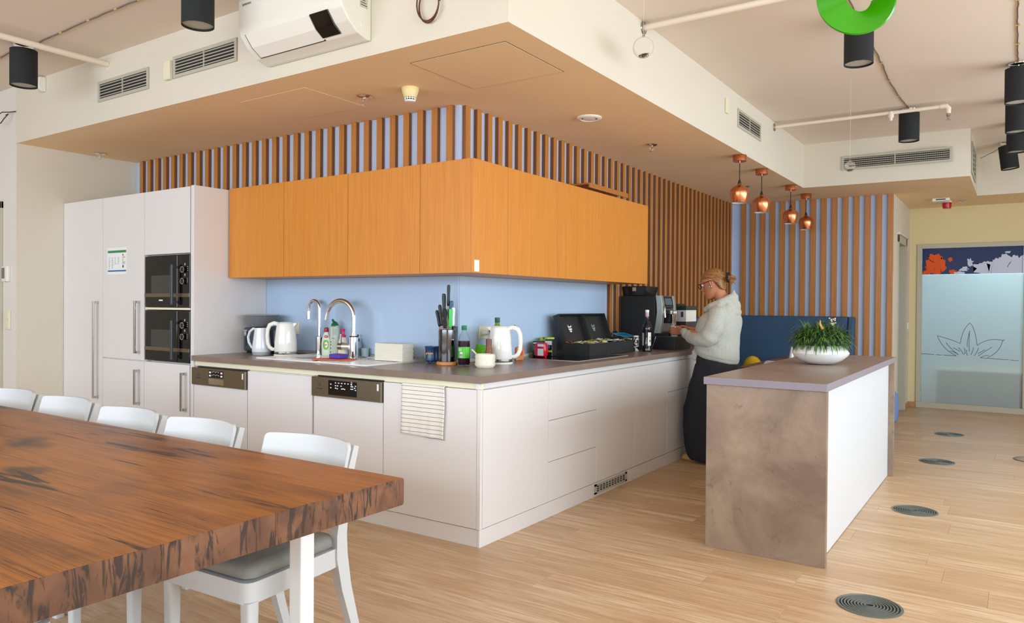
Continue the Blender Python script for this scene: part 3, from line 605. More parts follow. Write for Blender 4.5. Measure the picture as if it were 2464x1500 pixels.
# bench along the back and side walls, second table, chairs there
bn = thing('corner_bench', 'high-backed navy blue upholstered corner bench before the wood slats', 'bench', (.1, 5.9, 0))
m = MB(); m.prism([(.70, .02), (.80, .02), (.80, .42), (.735, 1.18), (.70, 1.195)], 0, .1, 'y') if False else None
link('backrest', MB().box(-.60, .735, 6.17, 6.295, .44, 1.192, .02, 3), M_NAVY, bn)
w1 = MB().prism([(6.17, .44), (6.295, .44), (6.295, 1.19), (6.19, 1.19)], .73, .76, 'x'); 
link('armrest', MB().prism([(5.55, .02), (6.29, .02), (6.29, 1.19), (6.17, 1.19), (6.10, .70), (5.55, .60)], .738, .80, 'x', .012), M_NAVY, bn)
link('seat', MB().box(-.60, .735, 5.58, 6.165, .12, .45, .025, 3), M_NAVY, bn)
link('backrest', MB().box(-.615, -.50, 4.15, 6.165, .44, 1.178, .02, 3), M_NAVY, bn); link('seat', MB().box(-.50, .02, 4.17, 5.57, .12, .45, .025, 3), M_NAVY, bn)
link('base', MB().box(-.60, .0, 4.2, 6.2, 0, .115).box(.0, .72, 5.65, 6.2, 0, .115), M_BLACKM, bn)
t2_ = thing('bench_table', 'brown wooden table standing by the navy bench, beyond the island', 'table', (.62, 4.8, 0))
link('tabletop', MB().box(.245, 1.02, 3.72, 5.45, .69, .752, .004), M_OAK, t2_)
for x, y in ((.33, 3.82), (.93, 3.82), (.33, 5.35), (.93, 5.35)): link('leg', MB().box(x-.03, x+.03, y-.03, y+.03, 0, .689, .003), M_WHITE, t2_)
c = copy_tree(ch); c.scale = (1.06, 1.06, 1.06); c.location = (.80, 3.60, 0); c.rotation_euler = (0, 0, R(180)); c['label'] = 'white chair at brown table behind the island, only its back corner showing'; c['group'] = 'white dining chairs'
for sx_, lb in ((.395, 'white salt shaker on brown table left of the planter bowl'), (.45, 'white shaker with pointed top touching the planter bowl edge in view')):
    sk_ = local('salt_shaker', lb, 'shaker', (sx_, 5.0, .7525)); link('jar', MB().lathe([(0, 0), (.03, 0), (.031, .01), (.018, .085), (.014, .10), (0, .105)], seg=20), M_GLOSS, sk_, world=False); link('cap', MB().lathe([(.0145, .098), (.0145, .112), (.006, .13), (0, .131)], seg=16), M_WPLAS, sk_, world=False)
c = MB(); c.prism([(.30, .44), (.34, .79), (.40, .83), (.62, .785), (.60, .44)], 0, .1, 'y') if False else None
cu_ = local('cushion', 'yellow cushion lying on the navy bench, tip above the table', 'cushion', (-.10, 5.3, .452))
m = MB(); m.ball((0, 0, .145), (.11, .06, .145), 3); link('cover', m, mat('yellow_fabric', '#e8bf1e', .8), cu_, world=False); link('piping', MB().tube([(.111*math.cos(a), 0, .145+.146*math.sin(a)) for a in [2*PI*i/28 for i in range(28)]], .005, 6, closed=True), mat('yellow_piping', '#cfa516', .8), cu_, world=False)
po = local('pouf', 'light blue round pouf half hidden past the far end of the island', 'pouf', (1.10, 6.0, 0))
link('cover', MB().lathe([(0, .02), (.15, .02), (.185, .06), (.195, .2), (.185, .34), (.15, .39), (0, .395)], seg=28), mat('light_blue_fabric', '#6a8bc0', .8), po, world=False)
link('base', MB().lathe([(0, 0), (.13, 0), (.13, .02), (0, .02)], seg=24), M_BLACKM, po, world=False)
# ---------------- ceiling and wall fittings ----------------
def pendant(x, y, label):
    o = local('copper_pendant_lamp', label, 'lamp', (x, y, ZS), 'copper pendant lamps'); 
    link('ceiling_cup', MB().lathe([(0, 0), (.056, 0), (.058, -.004), (.058, -.05), (.055, -.054), (0, -.054)], seg=28), M_COPPER, o, world=False)
    link('cord_grip', MB().lathe([(.007, -.054), (.007, -.07), (.003, -.072)], seg=12), M_COPPER, o, world=False)
    link('cord', MB().tube([(0, 0, -.055), (0, 0, -.235)], .0038, 8), M_BLACKM, o, world=False)
    link('cord_cone', MB().lathe([(.004, -.205), (.007, -.212), (.017, -.248), (0, -.25)], seg=16), M_BLACKM, o, world=False)
    pr = [(.018, -.245), (.020, -.252), (.034, -.262), (.06, -.276), (.077, -.298), (.081, -.318), (.078, -.345), (.066, -.405), (.064, -.408)]
    sh = link('shade', MB().lathe(pr, seg=36), M_COPPER, o, world=False)
    link('shade_lining', MB().lathe([(.0, -.27), (.055, -.29), (.072, -.32), (.063, -.408)], seg=36), M_WHITE, sh, world=False)
    link('bulb', MB().ball((0, 0, -.36), .024, 2), mat('milky_bulb', '#f4f1e6', .3), o, world=False)
for (x, y, l) in ((.374, 3.221, 'copper pendant lamp nearest the camera, first of the four'), (.352, 3.971, 'copper pendant lamp second from the camera'), (.346, 5.088, 'copper pendant lamp third from the camera'), (.339, 5.82, 'copper pendant lamp farthest from the camera, the lowest in the picture')): pendant(x, y, l)
M_SHADE = NT('black_lamp_fabric'); _v = M_SHADE.coords('Object'); M_SHADE.bump(M_SHADE.noise(_v, 900, 1), .15, .0005); M_SHADE = M_SHADE.set(Base_Color=lin('#1d1f20'), Roughness=.85)
def cyl_lamp(x, y, label, tilt=0, r=.083):
    o = local('cylinder_lamp', label, 'lamp', (x, y, ZH), 'black cylinder ceiling lamps')
    link('ceiling_disc', MB().lathe([(0, 0), (.062, 0), (.064, -.004), (.06, -.012), (0, -.014)], seg=28), M_CHROME, o, world=False)
    T_ = Matrix.Rotation(tilt, 4, 'Y'); zt, zb = -.04, -.285
    s_ = MB().lathe([(r, zt), (r, zb), (r-.002, zb), (r-.002, zt), (r, zt)], seg=40); s_.xf(T_); sh = link('shade', s_, M_SHADE, o, world=False)
    d_ = MB().lathe([(0, zt+.004), (r-.003, zt+.004)], seg=40).lathe([(0, zb+.02), (r-.003, zb+.02), (r-.003, zb+.022), (0, zb+.023)], seg=40); d_ = MB().lathe([(0, zb+.012), (r-.003, zb+.012), (r-.003, zb+.016), (0, zb+.016)], seg=40).xf(T_); link('diffuser', d_, mat('frosted_diffuser', '#b9bdb3', .6), sh, world=False)
    link('stem', MB().tube([(0, 0, -.012), (0, 0, -.06)], .006, 8), M_CHROME, o, world=False)
    hg = MB()
    for a in (0, PI/2): hg.tube([(-(r-.003)*math.cos(a), -(r-.003)*math.sin(a), zt-.015), ((r-.003)*math.cos(a), (r-.003)*math.sin(a), zt-.015)], .002, 6)
    hg.xf(T_); link('spider', hg, M_STEEL, o, world=False)
    return o
for (x, y, l, tl) in ((-3.325, -.804, 'black cylinder ceiling lamp farthest left, below the white pipe', 0), (-1.294, -.817, 'black cylinder ceiling lamp left of the air conditioner', 0), (1.546, 1.756, 'black cylinder ceiling lamp partly behind the green ring', 0), (1.548, 4.289, 'black cylinder ceiling lamp behind the thin white pipe over the island', 0),
    (2.352, 3.30, 'nearest of the four black cylinder lamps at the right picture edge', 0), (2.343, 4.38, 'second of the four black cylinder lamps at the right picture edge', 0), (2.341, 5.35, 'third of the four black cylinder lamps at the right picture edge', 0), (2.25, 6.35, 'farthest and slightly tilted of the four black lamps at the right edge', -.12)): cyl_lamp(x, y, l, tl)
def cable(label, pts, clips=True, r=.004, name='ceiling_cable', cat='cable', colr=None):
    m = MB(); P = []
    for i in range(len(pts)-1):
        for t in range(6): P.append(Vector(pts[i]).lerp(Vector(pts[i+1]), t/6)+Vector((noise.noise(Vector((i, t*.7, 3)))*.012, noise.noise(Vector((i+9, t*.7, 5)))*.012, 0)))
    P.append(Vector(pts[-1])); m.tube(P, r, 8); o = thing(name, label, cat, tuple(P[0])); link('cable', m, colr or M_CABLE, o)
    if clips:
        for p in pts[1:-1]: link('clip', MB().box(p[0]-.014, p[0]+.014, p[1]-.006, p[1]+.006, p[2]-.006, ZH-.0005, .002), M_CLIP, o)
    return o
M_CABLE = mat('grey_brown_cable', '#6d6255', .6); M_CLIP = mat('yellowed_clip', '#c9ab6a', .5)
zc = ZH-.0055
cable('grey cable clipped along ceiling between the two left black lamps', [(-3.30, -.79, zc), (-3.227, -.773, zc), (-2.85, -.785, zc), (-2.474, -.797, zc), (-2.15, -.80, zc), (-1.892, -.801, zc), (-1.6, -.81, zc), (-1.36, -.817, zc)])
cable('grey cable clipped to ceiling, running off the left picture edge', [(-4.6, -.76, zc), (-4.1, -.77, zc), (-3.76, -.775, zc), (-3.39, -.80, zc)])
cable('grey cable clipped to ceiling from the lamp behind the green ring', [(1.546, 1.82, zc), (1.541, 2.27, zc), (1.535, 2.75, zc), (1.521, 3.249, zc), (1.527, 3.75, zc), (1.548, 4.23, zc)])
cable('grey cable clipped to ceiling at the right picture edge', [(2.345, 1.2, zc), (2.346, 1.6, zc), (2.347, 1.94, zc), (2.347, 2.4, zc), (2.347, 2.8, zc), (2.348, 3.24, zc)])
cable('grey cable clipped to ceiling from above down to the green ring', [(1.55, .1, zc), (1.55, .6, zc), (1.548, 1.2, zc), (1.547, 1.69, zc)])
cable('thin dark cable hanging across to the tilted black lamp', [(1.995, 6.90, 3.02), (2.12, 6.65, 3.03), (2.24, 6.42, 3.055)], False, .003, 'hanging_cable')
M_PIPE = mat('painted_pipe', '#ece0cc', .5)
p1 = thing('ceiling_pipe', 'white painted pipe crossing the upper left corner', 'pipe', (-3.049, -.4, 3.0)); link('pipe', MB().tube([(-3.049, -.375, 3.0), (-3.049, -3.6, 3.0)], .021, 16), M_PIPE, p1); link('wall_ring', MB().lathe([(.021, 0), (.034, 0), (.032, .006), (.021, .008)], -3.049, -.3735, 20, 3.0, ax='y').xf(Matrix.Identity(4)), M_PIPE, p1)
def pipe_x(y, z, x1, r, label):
    o = thing('ceiling_pipe', label, 'pipe', (.42, y, z)); link('pipe', MB().tube([(.417, y, z), (x1, y, z)], r, 16), M_PIPE, o)
    link('wall_ring', MB().lathe([(r, 0), (r+.022, 0), (r+.02, .006), (r, .010)], .4165, y, 20, z, ax='x'), M_STEEL, o); return o
pp = pipe_x(1.116, 3.030, 3.6, .019, 'white painted pipe running behind the hanging glass ball')
pp = pipe_x(4.145, 3.020, 1.835, .016, 'thin white painted pipe ending in a sprinkler elbow')
link('elbow', MB().tube([(1.80, 4.145, 3.02), (1.845, 4.145, 3.018), (1.86, 4.145, 3.0), (1.86, 4.145, 2.955)], [.021, .023, .022, .018], 14), M_PIPE, pp)
link('sprinkler_head', MB().lathe([(.016, 0), (.016, -.02), (.008, -.024), (.008, -.05), (.018, -.052), (.018, -.055), (0, -.055)], 1.86, 4.145, 14, 2.955), M_STEEL, pp)
link('valve', MB().lathe([(.02, .03), (.024, .01), (.024, -.02), (.014, -.03), (.014, -.05), (0, -.05)], 1.42, 4.145, 16, 3.0), M_PIPE, pp)
def sprinkler(x, y, label, z=ZS):
    o = local('sprinkler', label, 'sprinkler', (x, y, z), 'ceiling sprinklers')
    link('rose', MB().lathe([(0, 0), (.046, -.001), (.047, -.004), (.034, -.012), (.014, -.016), (0, -.017)], seg=28), M_CHROME, o, world=False)
    m = MB(); m.lathe([(.012, -.014), (.012, -.024), (.007, -.026), (0, -.026)], seg=12)
    for s in (-1, 1): m.tube([(s*.010, 0, -.022), (s*.014, 0, -.036), (s*.004, 0, -.05)], .0022, 6)
    link('frame_arms', m, M_CHROME, o, world=False); link('deflector', MB().lathe([(0, -.049), (.004, -.049), (.015, -.053), (.015, -.055), (0, -.055)], seg=16), M_CHROME, o, world=False)
sprinkler(-4.30, .22, 'ceiling sprinkler over the tall white cabinets'); sprinkler(-1.031, .159, 'ceiling sprinkler left of the smoke detector'); sprinkler(-.09, 2.421, 'ceiling sprinkler between the round vent and the copper lamps'); sprinkler(-.083, 4.927, 'ceiling sprinkler peeking out behind the nearest copper lamp'); sprinkler(1.804, 7.35, 'ceiling sprinkler beside the red alarm beacon')
sd = local('smoke_detector', 'yellowed round smoke detector on dropped ceiling', 'smoke detector', (-.674, .184, ZS))
M_YEL = mat('yellowed_plastic', '#e6d69a', .45)
link('base', MB().lathe([(0, 0), (.050, 0), (.052, -.004), (.050, -.022), (0, -.022)], seg=32), M_YEL, sd, world=False)
link('housing', MB().lathe([(.049, -.022), (.046, -.035), (.036, -.058), (0, -.06)], seg=32), M_YEL, sd, world=False)
sl_ = MB()
for i in range(12): a = 2*PI*i/12; sl_.box(-.0035, .0035, -.001, .001, -.066, -.058); 
cg = MB()
for i in range(14):
    a = 2*PI*i/14; cg.tube([(.035*math.cos(a), .035*math.sin(a), -.057), (.030*math.cos(a), .030*math.sin(a), -.076)], .0028, 5)
cg.lathe([(.036, -.063), (.034, -.067), (.031, -.067), (.033, -.063)], seg=28); cg.lathe([(0, -.075), (.031, -.075), (.029, -.083), (0, -.085)], seg=28); link('sensor_cage', cg, M_WPLAS, sd, world=False)
link('sensor_core', MB().lathe([(.026, -.058), (.022, -.075)], seg=20), M_BLACKM, sd, world=False); sl_.b.free()
rv = local('ceiling_valve', 'cream round ventilation valve in dropped ceiling', 'vent', (-.102, 1.384, ZS))
link('rim', MB().lathe([(.085, 0), (.086, -.006), (.078, -.012), (.062, -.014), (.056, -.006), (.056, 0)], seg=40), M_WPLAS, rv, world=False)
link('throat', MB().lathe([(.0, -.002), (.056, -.002)], seg=32), mat('shadow_gap', '#6c6350', .8), rv, world=False); link('disc', MB().lathe([(0, -.012), (.038, -.013), (.046, -.010), (.044, -.006), (0, -.006)], seg=36), M_WPLAS, rv, world=False)
al = local('alarm_beacon', 'red alarm beacon on ceiling near the glass door', 'alarm', (1.64, 7.30, ZS)); link('base', MB().lathe([(0, 0), (.052, 0), (.052, -.018), (0, -.018)], seg=24), M_WPLAS, al, world=False)
link('lens', MB().lathe([(.05, -.018), (.050, -.06), (.044, -.088), (0, -.09)], seg=24), mat('red_lens', '#b3161c', .25), al, world=False)
eb = thing('ceiling_sensor_box', 'flat white box on ceiling left of the red beacon', 'sensor', (1.60, 6.95, ZS-.03)); link('case', MB().box(1.51, 1.69, 6.95, 7.07, ZS-.035, ZS-.0005, .006), M_WPLAS, eb); link('grille', MB().box(1.55, 1.65, 6.948, 6.951, ZS-.024, ZS-.010), M_DGREY, eb)
# access panels
ap = thing('access_panel', 'square access panel outline in the dropped ceiling near its corner', 'hatch', (-.05, .12, ZS-.003))
fm_ = MB(); x0, x1, y0, y1 = -.362, .262, -.17, .405
for a in ((x0, x1, y0, y0+.0035), (x0, x1, y1-.002, y1), (x0, x0+.002, y0, y1), (x1-.0035, x1, y0, y1)): fm_.box(a[0], a[1], a[2], a[3], ZS-.0012, ZS-.0004)
link('joint', fm_, M_GAP, ap); link('panel', MB().box(x0+.004, x1-.004, y0+.004, y1-.004, ZS-.0025, ZS-.0003, .0008), M_CEIL2, ap)
ap = thing('access_panel', 'faint access panel in the dropped ceiling above the wall cabinets', 'hatch', (-1.5, .1, ZS-.003)); link('panel', MB().box(-1.82, -1.20, -.17, .34, ZS-.0022, ZS-.0003, .0009), M_CEIL2, ap)
# grilles
def grille(nm, label, ax, a0, a1, z0, z1, pos, cells=4, mid=True, verts=0):
    o = thing('air_grille', label, 'vent', ((a0+a1)/2, pos, z0) if ax == 'y' else (pos, (a0+a1)/2, z0), 'air grilles')
    def bx(m, p, q, za, zb, d0, d1, bev=0):
        if ax == 'y': m.box(p, q, pos-d1, pos-d0, za, zb, bev)
        else: m.box(pos+d0, pos+d1, p, q, za, zb, bev)
    f_ = .022; m = MB()
    for p, q, za, zb in ((a0, a1, z0, z0+f_), (a0, a1, z1-f_, z1), (a0, a0+f_, z0+f_, z1-f_), (a1-f_, a1, z0+f_, z1-f_)): bx(m, p, q, za, zb, .0005, .010, .001)
    if mid: bx(m, (a0+a1)/2-.004, (a0+a1)/2+.004, z0+f_, z1-f_, .001, .009)
    link('frame', m, M_ALUP, o)
    m = MB(); bx(m, a0+f_, a1-f_, z0+f_, z1-f_, .0005, .0015); link('backing', m, M_BLACKM, o)
    for i in range(cells):
        m = MB(); zz = z0+f_+(z1-z0-2*f_)*(i+.5)/cells; bx(m, a0+f_, a1-f_, zz-.002, zz+.0035, .0015, .008); link('slat', m, M_ALUP, o)
    if verts:
        m = MB()
        for i in range(verts): pp_ = a0+f_+(a1-a0-2*f_)*(i+.5)/verts; bx(m, pp_-.0012, pp_+.0012, z0+f_, z1-f_, .0015, .004)
        link('vertical_fins', m, M_DSTEEL, o, kind='stuff')
grille('g', 'small air grille farthest left on the left fascia', 'y', -3.173, -2.520, 2.745, 2.892, -.372, 5)
grille('g', 'air grille next to the air conditioner, with a sensor on its left side', 'y', -2.231, -1.566, 2.765, 2.908, -.372, 5)
grille('g', 'air grille on the right fascia above the copper lamps', 'x', 3.008, 3.676, 2.797, 2.951, .4156, 5)
grille('g', 'long air grille in the far fascia with a small glass ball before it', 'y', .80, 1.815, 2.752, 2.898, 5.352, 5, True, 60)
grille('g', 'air grille seen edge-on in the far corner of the ceiling recess', 'x', 5.60, 6.35, 2.66, 2.98, 1.968, 6)
# small wall parts
link('wall_sensor', MB().box(-2.312, -2.242, -.40, -.3725, 2.762, 2.885, .004), M_IVORY, label='small cream box between the two left air grilles', cat='sensor')
link('wall_plate', MB().box(.4162, .432, 2.685, 2.75, 2.845, 2.962, .003), M_IVORY, label='narrow cream cover plate on the right fascia', cat='cover plate')
pc = thing('motion_detector', 'white motion detector next to the leftmost black lamp', 'sensor', (-4.0, -.40, 2.94)); link('case', MB().prism([(-.3725, 3.055), (-.415, 3.055), (-.43, 3.0), (-.425, 2.965), (-.40, 2.945), (-.3725, 2.945)], -4.035, -3.965, 'x', .004), M_WPLAS, pc); link('lens', MB().prism([(-.4305, 3.0), (-.4265, 2.967), (-.404, 2.947), (-.40, 2.955), (-.42, 3.0)], -4.02, -3.98, 'x'), mat('lens_white', '#d8d5cc', .3), pc)
th = thing('thermostat', 'white wall thermostat with grey display beside the left door', 'thermostat', (-4.62, -.38, 1.47)); link('case', MB().box(-4.675, -4.575, -.398, -.3725, 1.465, 1.592, .004), M_WPLAS, th); link('screen', MB().box(-4.668, -4.615, -.4, -.3975, 1.49, 1.58, .001), mat('lcd', '#6d7470', .2), th)
def rocker(o, x0, x1, z0, z1, n_): 
    h = (z1-z0)/n_
    for i in range(n_): link('rocker', MB().box(x0+.012, x1-.012, -.389, -.384, z0+h*i+.01, z0+h*(i+1)-.01, .002), M_IVORY, o)
sw = thing('light_switch', 'pair of cream wall switches one above the other at the left edge', 'switch', (-4.6, -.38, 1.06)); link('frame', MB().box(-4.645, -4.56, -.385, -.3725, 1.065, 1.225, .003), M_IVORY, sw); rocker(sw, -4.645, -4.56, 1.065, 1.225, 2)
# wire loops
def loop(label, c, rx, rz, ax='y', turns=2, r=.004, m_=None, tail=None):
    m = MB(); pts = []
    for i in range(26*turns): a = 2*PI*i/26; k = 1+.04*math.sin(a*1.7); pts.append((c[0]+rx*k*math.cos(a), c[1]-.006-.004*i/26+.006*math.sin(a*.5), c[2]+rz*k*math.sin(a)))
    m.tube(pts, r, 8); o = link('cable_loop', m, m_ or mat('brown_cable', '#5d2e1c', .5), label=label, cat='cable'); return o
loop('brown cable loop hanging on the fascia right of the air conditioner', (-.043, -.385, 2.775), .068, .088)
m = MB(); m.tube([(-4.47, -.377, 2.86), (-4.50, -.41, 2.85), (-4.56, -.44, 2.852), (-4.63, -.45, 2.83), (-4.645, -.45, 2.79), (-4.62, -.45, 2.76), (-4.585, -.44, 2.765), (-4.55, -.43, 2.80), (-4.52, -.41, 2.84), (-4.545, -.42, 2.83)], .004, 8); link('cable_loop', m, mat('dark_cable', '#3d2e28', .5), label='dark cable loop poking out of the left wall', cat='cable')
# air conditioner
ac = thing('air_conditioner', 'white wall-mounted air conditioner on the left fascia', 'air conditioner', (-.86, -.47, 2.68))
AX0, AX1 = -1.262, -.45; M_AC = mat('ac_plastic', '#e9e7da', .3)
prof = [(-.3725, 2.675), (-.40, 2.672), (-.47, 2.69), (-.53, 2.735), (-.575, 2.79), (-.588, 2.83), (-.590, 2.98), (-.575, 3.015), (-.54, 3.03), (-.3725, 3.032)]
link('body', MB().prism(prof, AX0, AX1, 'x', .006), M_AC, ac)
ld = [(-.579, 2.792), (-.533, 2.737), (-.475, 2.697), (-.478, 2.692), (-.536, 2.731), (-.583, 2.789)]
link('louver', MB().prism(ld, AX0+.055, AX1-.24, 'x'), mat('ac_flap', '#efede2', .25), ac); 
link('louver_gap', MB().prism([(-.4715, 2.699), (-.4795, 2.699), (-.476, 2.689), (-.470, 2.691)], AX0+.05, AX1-.23, 'x'), M_GAP, ac); link('louver_gap', MB().prism([(a, b+.001) for a, b in ld], AX0+.050, AX0+.053, 'x'), M_GAP, ac)
link('display', MB().prism([(-.580, 2.796), (-.533, 2.738), (-.487, 2.704), (-.490, 2.697), (-.538, 2.730), (-.586, 2.792)], AX1-.235, AX1-.10, 'x', .002), M_BLACKG, ac)
link('logo', text_mb('SAMSUNG', .017, face_mtx((AX0+.075, -.5905, 2.955), NY)), M_DGREY, ac)
link('rating_label', MB().box(AX1-.001, AX1+.0012, -.455, -.40, 2.83, 3.01), mat('label_grey', '#c6c4b4', .5), ac)
ll = MB()
for i in range(13): ll.box(AX1+.001, AX1+.0018, -.45, -.405-.006*(i % 3), 2.84+.0125*i, 2.844+.0125*i)
link('label_print', ll, M_DGREY, ac, kind='stuff'); link('side_cap', MB().lathe([(0, .003), (.018, .003), (.02, 0)], AX1, -.43, 20, 2.74, ax='x'), M_AC, ac)
# glass baubles
def bauble(x, y, z, r, label, drop):
    o = local('glass_bauble', label, 'ornament', (x, y, z), 'hanging glass ornaments')
    link('globe', MB().lathe([(.008, r*1.02)]+[(r*math.sin(a), r*math.cos(a)) for a in [.16+(PI-.16)*i/14 for i in range(15)]]+(([]) if not drop else []), seg=28), M_GLASSB, o, world=False)
    link('cap', MB().lathe([(0, r*1.14), (.008, r*1.14), (.009, r*.98)], seg=12), M_STEEL, o, world=False)
    link('thread', MB().tube([(0, 0, r*1.1), (0, 0, ZH-z)], .0006, 4), M_WPLAS, o, world=False)
    m = MB(); random.seed(3)
    for i in range(16):
        a = random.uniform(0, 6.3); q = random.uniform(.1, .4)*r; m.tube([(q*math.cos(a+t)*(1+.2*t), q*math.sin(a+t), -r*.86+r*random.uniform(.0, .12)+.003*t) for t in (0, .9, 1.8, 2.7)], .0016, 5)
    link('moss', m, mat('dry_moss', '#6f6136', .9), o, world=False, kind='stuff')
M_GLASSB = glass('thin_glass', '#fbfbf8'); M_GLASSB.node_tree.nodes['Principled BSDF'].inputs['IOR'].default_value = 1.12
M_GLASSB.node_tree.nodes['Principled BSDF'].inputs['Alpha'].default_value = .5
bauble(.62, .665, 2.742, .060, 'clear glass ball with dry moss hanging by the white pipe', False); bauble(1.28, 3.05, 2.39, .0405, 'small clear glass bauble hanging before the far air grille', True)
# green ring: a twisted broad band
gr = local('green_ring', 'glossy green twisted ring hanging at the upper right', 'ornament', (1.912, -.50, 2.338))
m = MB(); rings = []; N = 72
for i in range(N+1):
    a = 2*PI*i/N; tw = a*.5+1.15; rad = .090; cdir = rt*math.cos(a)+up*math.sin(a); ax_ = -fw
    wv = cdir*math.cos(tw)+ax_*math.sin(tw); nv = cdir*math.sin(tw)*-1+ax_*math.cos(tw); c0 = cdir*(rad+.0)
    rings.append([c0+wv*.044+nv*.004, c0-wv*.044+nv*.004, c0-wv*.044-nv*.004, c0+wv*.044-nv*.010])
m.loft(rings, True, False, True); link('band', m, mat('glossy_green', '#369200', .2), gr, world=False, sharp=50); link('wire', MB().tube([(0, 0, .10), (0, 0, ZH-2.338)], .001, 4), M_BLACKM, gr, world=False)
# floor outlets (round swirl diffusers)
def diffuser(x, y, label):
    o = local('floor_diffuser', label, 'vent', (x, y, .0), 'round floor air diffusers')
    link('rim', MB().lathe([(.134, .0002), (.134, .003), (.128, .005), (.122, .005), (.120, .0008), (.120, .0002)], seg=48), M_RIM, o, world=False)
    link('dish', MB().lathe([(0, .0006), (.120, .0006)], seg=48), M_BLACKM, o, world=False)
    for k in range(8):
        r_ = .112-.0132*k; link('ring', MB().lathe([(r_+.0035, .0008), (r_+.003, .0048), (r_-.003, .0048), (r_-.0035, .0008)], seg=40), M_RIM, o, world=False)
M_RIM = mat('grey_grille_plastic', '#5f625b', .35)
for (x, y, l) in ((1.844, .363, 'round grey floor diffuser nearest the camera'), (1.833, 2.211, 'round grey floor diffuser second from the camera, by the island side'), (1.816, 4.054, 'round grey floor diffuser third from the camera'), (1.798, 5.70, 'round grey floor diffuser nearest the glass door'), ): diffuser(x, y, l)
fb_ = local('floor_box', 'round grey floor box lid cut by the right picture edge', 'floor box', (2.50, 4.62, .0))
link('lid', MB().lathe([(0, .004), (.135, .004), (.14, .0006)], seg=40), mat('lid_wood', '#a58463', .4), fb_, world=False); link('rim', MB().lathe([(.141, .0005), (.142, .006), (.150, .006), (.156, .0005)], seg=40), M_RIM, fb_, world=False)

link('light_switch', MB().box(XB+.0005, XB+.012, 7.70, 7.78, 1.02, 1.11, .002), M_WPLAS, label='small white switch on the corridor wall beside the frosted door', cat='switch')
# ---------------- things on the counter ----------------
H = .9207
def camyaw(x, y): return math.atan2(y+3.2204, x-2.3657)   # direction from camera to a spot, used only to aim printed fronts roughly at the room
# sink tray
sk = thing('sink', 'white ceramic inset sink with drainer in the worktop', 'sink', (-1.45, .33, H))
def inset(m, x0, x1, y0, y1, z0, z1, lip, depth):   # rim plus shallow bowl
    m.add([(x0, y0, z0), (x1, y0, z0), (x1, y1, z0), (x0, y1, z0), (x0, y0, z1), (x1, y0, z1), (x1, y1, z1), (x0, y1, z1), (x0+lip, y0+lip, z1), (x1-lip, y0+lip, z1), (x1-lip, y1-lip, z1), (x0+lip, y1-lip, z1), (x0+lip+.01, y0+lip+.01, z1-depth), (x1-lip-.01, y0+lip+.01, z1-depth), (x1-lip-.01, y1-lip-.01, z1-depth), (x0+lip+.01, y1-lip-.01, z1-depth)],
     [(0, 1, 5, 4), (1, 2, 6, 5), (2, 3, 7, 6), (3, 0, 4, 7), (4, 5, 9, 8), (5, 6, 10, 9), (6, 7, 11, 10), (7, 4, 8, 11), (8, 9, 13, 12), (9, 10, 14, 13), (10, 11, 15, 14), (11, 8, 12, 15), (12, 13, 14, 15)])
M_CER = mat('white_ceramic', '#eceae4', .22)
m = MB(); inset(m, -1.965, -.925, .075, .61, H-.0001, H+.009, .018, .005); link('tray', m, M_CER, sk)
m = MB(); inset(m, -1.86, -1.50, .16, .50, H+.0045, H+.0075, .008, .004); link('basin', m, M_CER, sk)
m = MB()
for i in range(9): m.box(-1.42+.05*i, -1.405+.05*i, .14, .46, H+.0042, H+.0066, .001)
link('drainer_ribs', m, M_CER, sk, kind='stuff'); link('drain', MB().lathe([(0, .001), (.04, .001), (.045, 0)], -1.68, .33, 24, H+.0040), M_STEEL, sk)
# taps
def arc(cx, y, cz, r, a0, a1, n=16): return [(cx+r*math.cos(R(a0+(a1-a0)*i/n)), y, cz+r*math.sin(R(a0+(a1-a0)*i/n))) for i in range(n+1)]
tA = thing('swan_neck_tap', 'slim chrome filtered-water tap, the left of two taps', 'tap', (-1.885, .565, H+.009))
x, y, z0 = -1.885, .565, H+.0035
link('column', MB().lathe([(.028, 0), (.028, .004), (.025, .006), (.025, .135), (.022, .139), (0, .139)], x, y, 24, z0), M_CHROME, tA)
link('handle_strip', MB().box(x+.018, x+.034, y-.012, y+.012, z0+.012, z0+.125, .003), M_BLACKM, tA)
link('spout', MB().tube([(x, y, z0+.135), (x, y, z0+.34)]+arc(x-.058, y, z0+.34, .058, 0, 165)[1:]+[(x-.117, y, z0+.33)], .0125, 14), M_CHROME, tA)
link('nozzle', MB().lathe([(.0, -.002), (.0125, -.002), (.0145, 0), (.0145, .06), (.0125, .062)], x-.1165, y, 18, z0+.262), M_CHROME, tA)
tB = thing('mixer_tap', 'chrome mixer tap with high round arc and side lever', 'tap', (-1.47, .50, H+.009))
x, y, z0 = -1.468, .505, H+.0035
link('column', MB().lathe([(.036, 0), (.036, .006), (.031, .01), (.031, .14), (.0305, .145)], x, y, 28, z0), M_CHROME, tB); link('collar', MB().lathe([(.030, .145), (.030, .151), (.024, .153), (0, .153)], x, y, 28, z0), M_BLACKM, tB)
link('collar_top', MB().lathe([(.022, .153), (.022, .172), (.0165, .174)], x, y, 24, z0), M_CHROME, tB)
link('spout', MB().tube([(x, y, z0+.17), (x, y, z0+.28)]+[(x-.118+.118*math.cos(R(a)), y-.03*(1-math.cos(R(a)))*.5, z0+.28+.118*math.sin(R(a))) for a in range(10, 171, 10)]+[(x-.243, y-.032, z0+.262)], .0165, 16), M_CHROME, tB)
link('lever_body', MB().tube([(x-.028, y-.006, z0+.078), (x-.085, y-.022, z0+.078)], .024, 18), M_CHROME, tB); link('lever_cap', MB().tube([(x-.086, y-.022, z0+.078), (x-.118, y-.031, z0+.078)], .0245, 18), M_DSTEEL, tB)
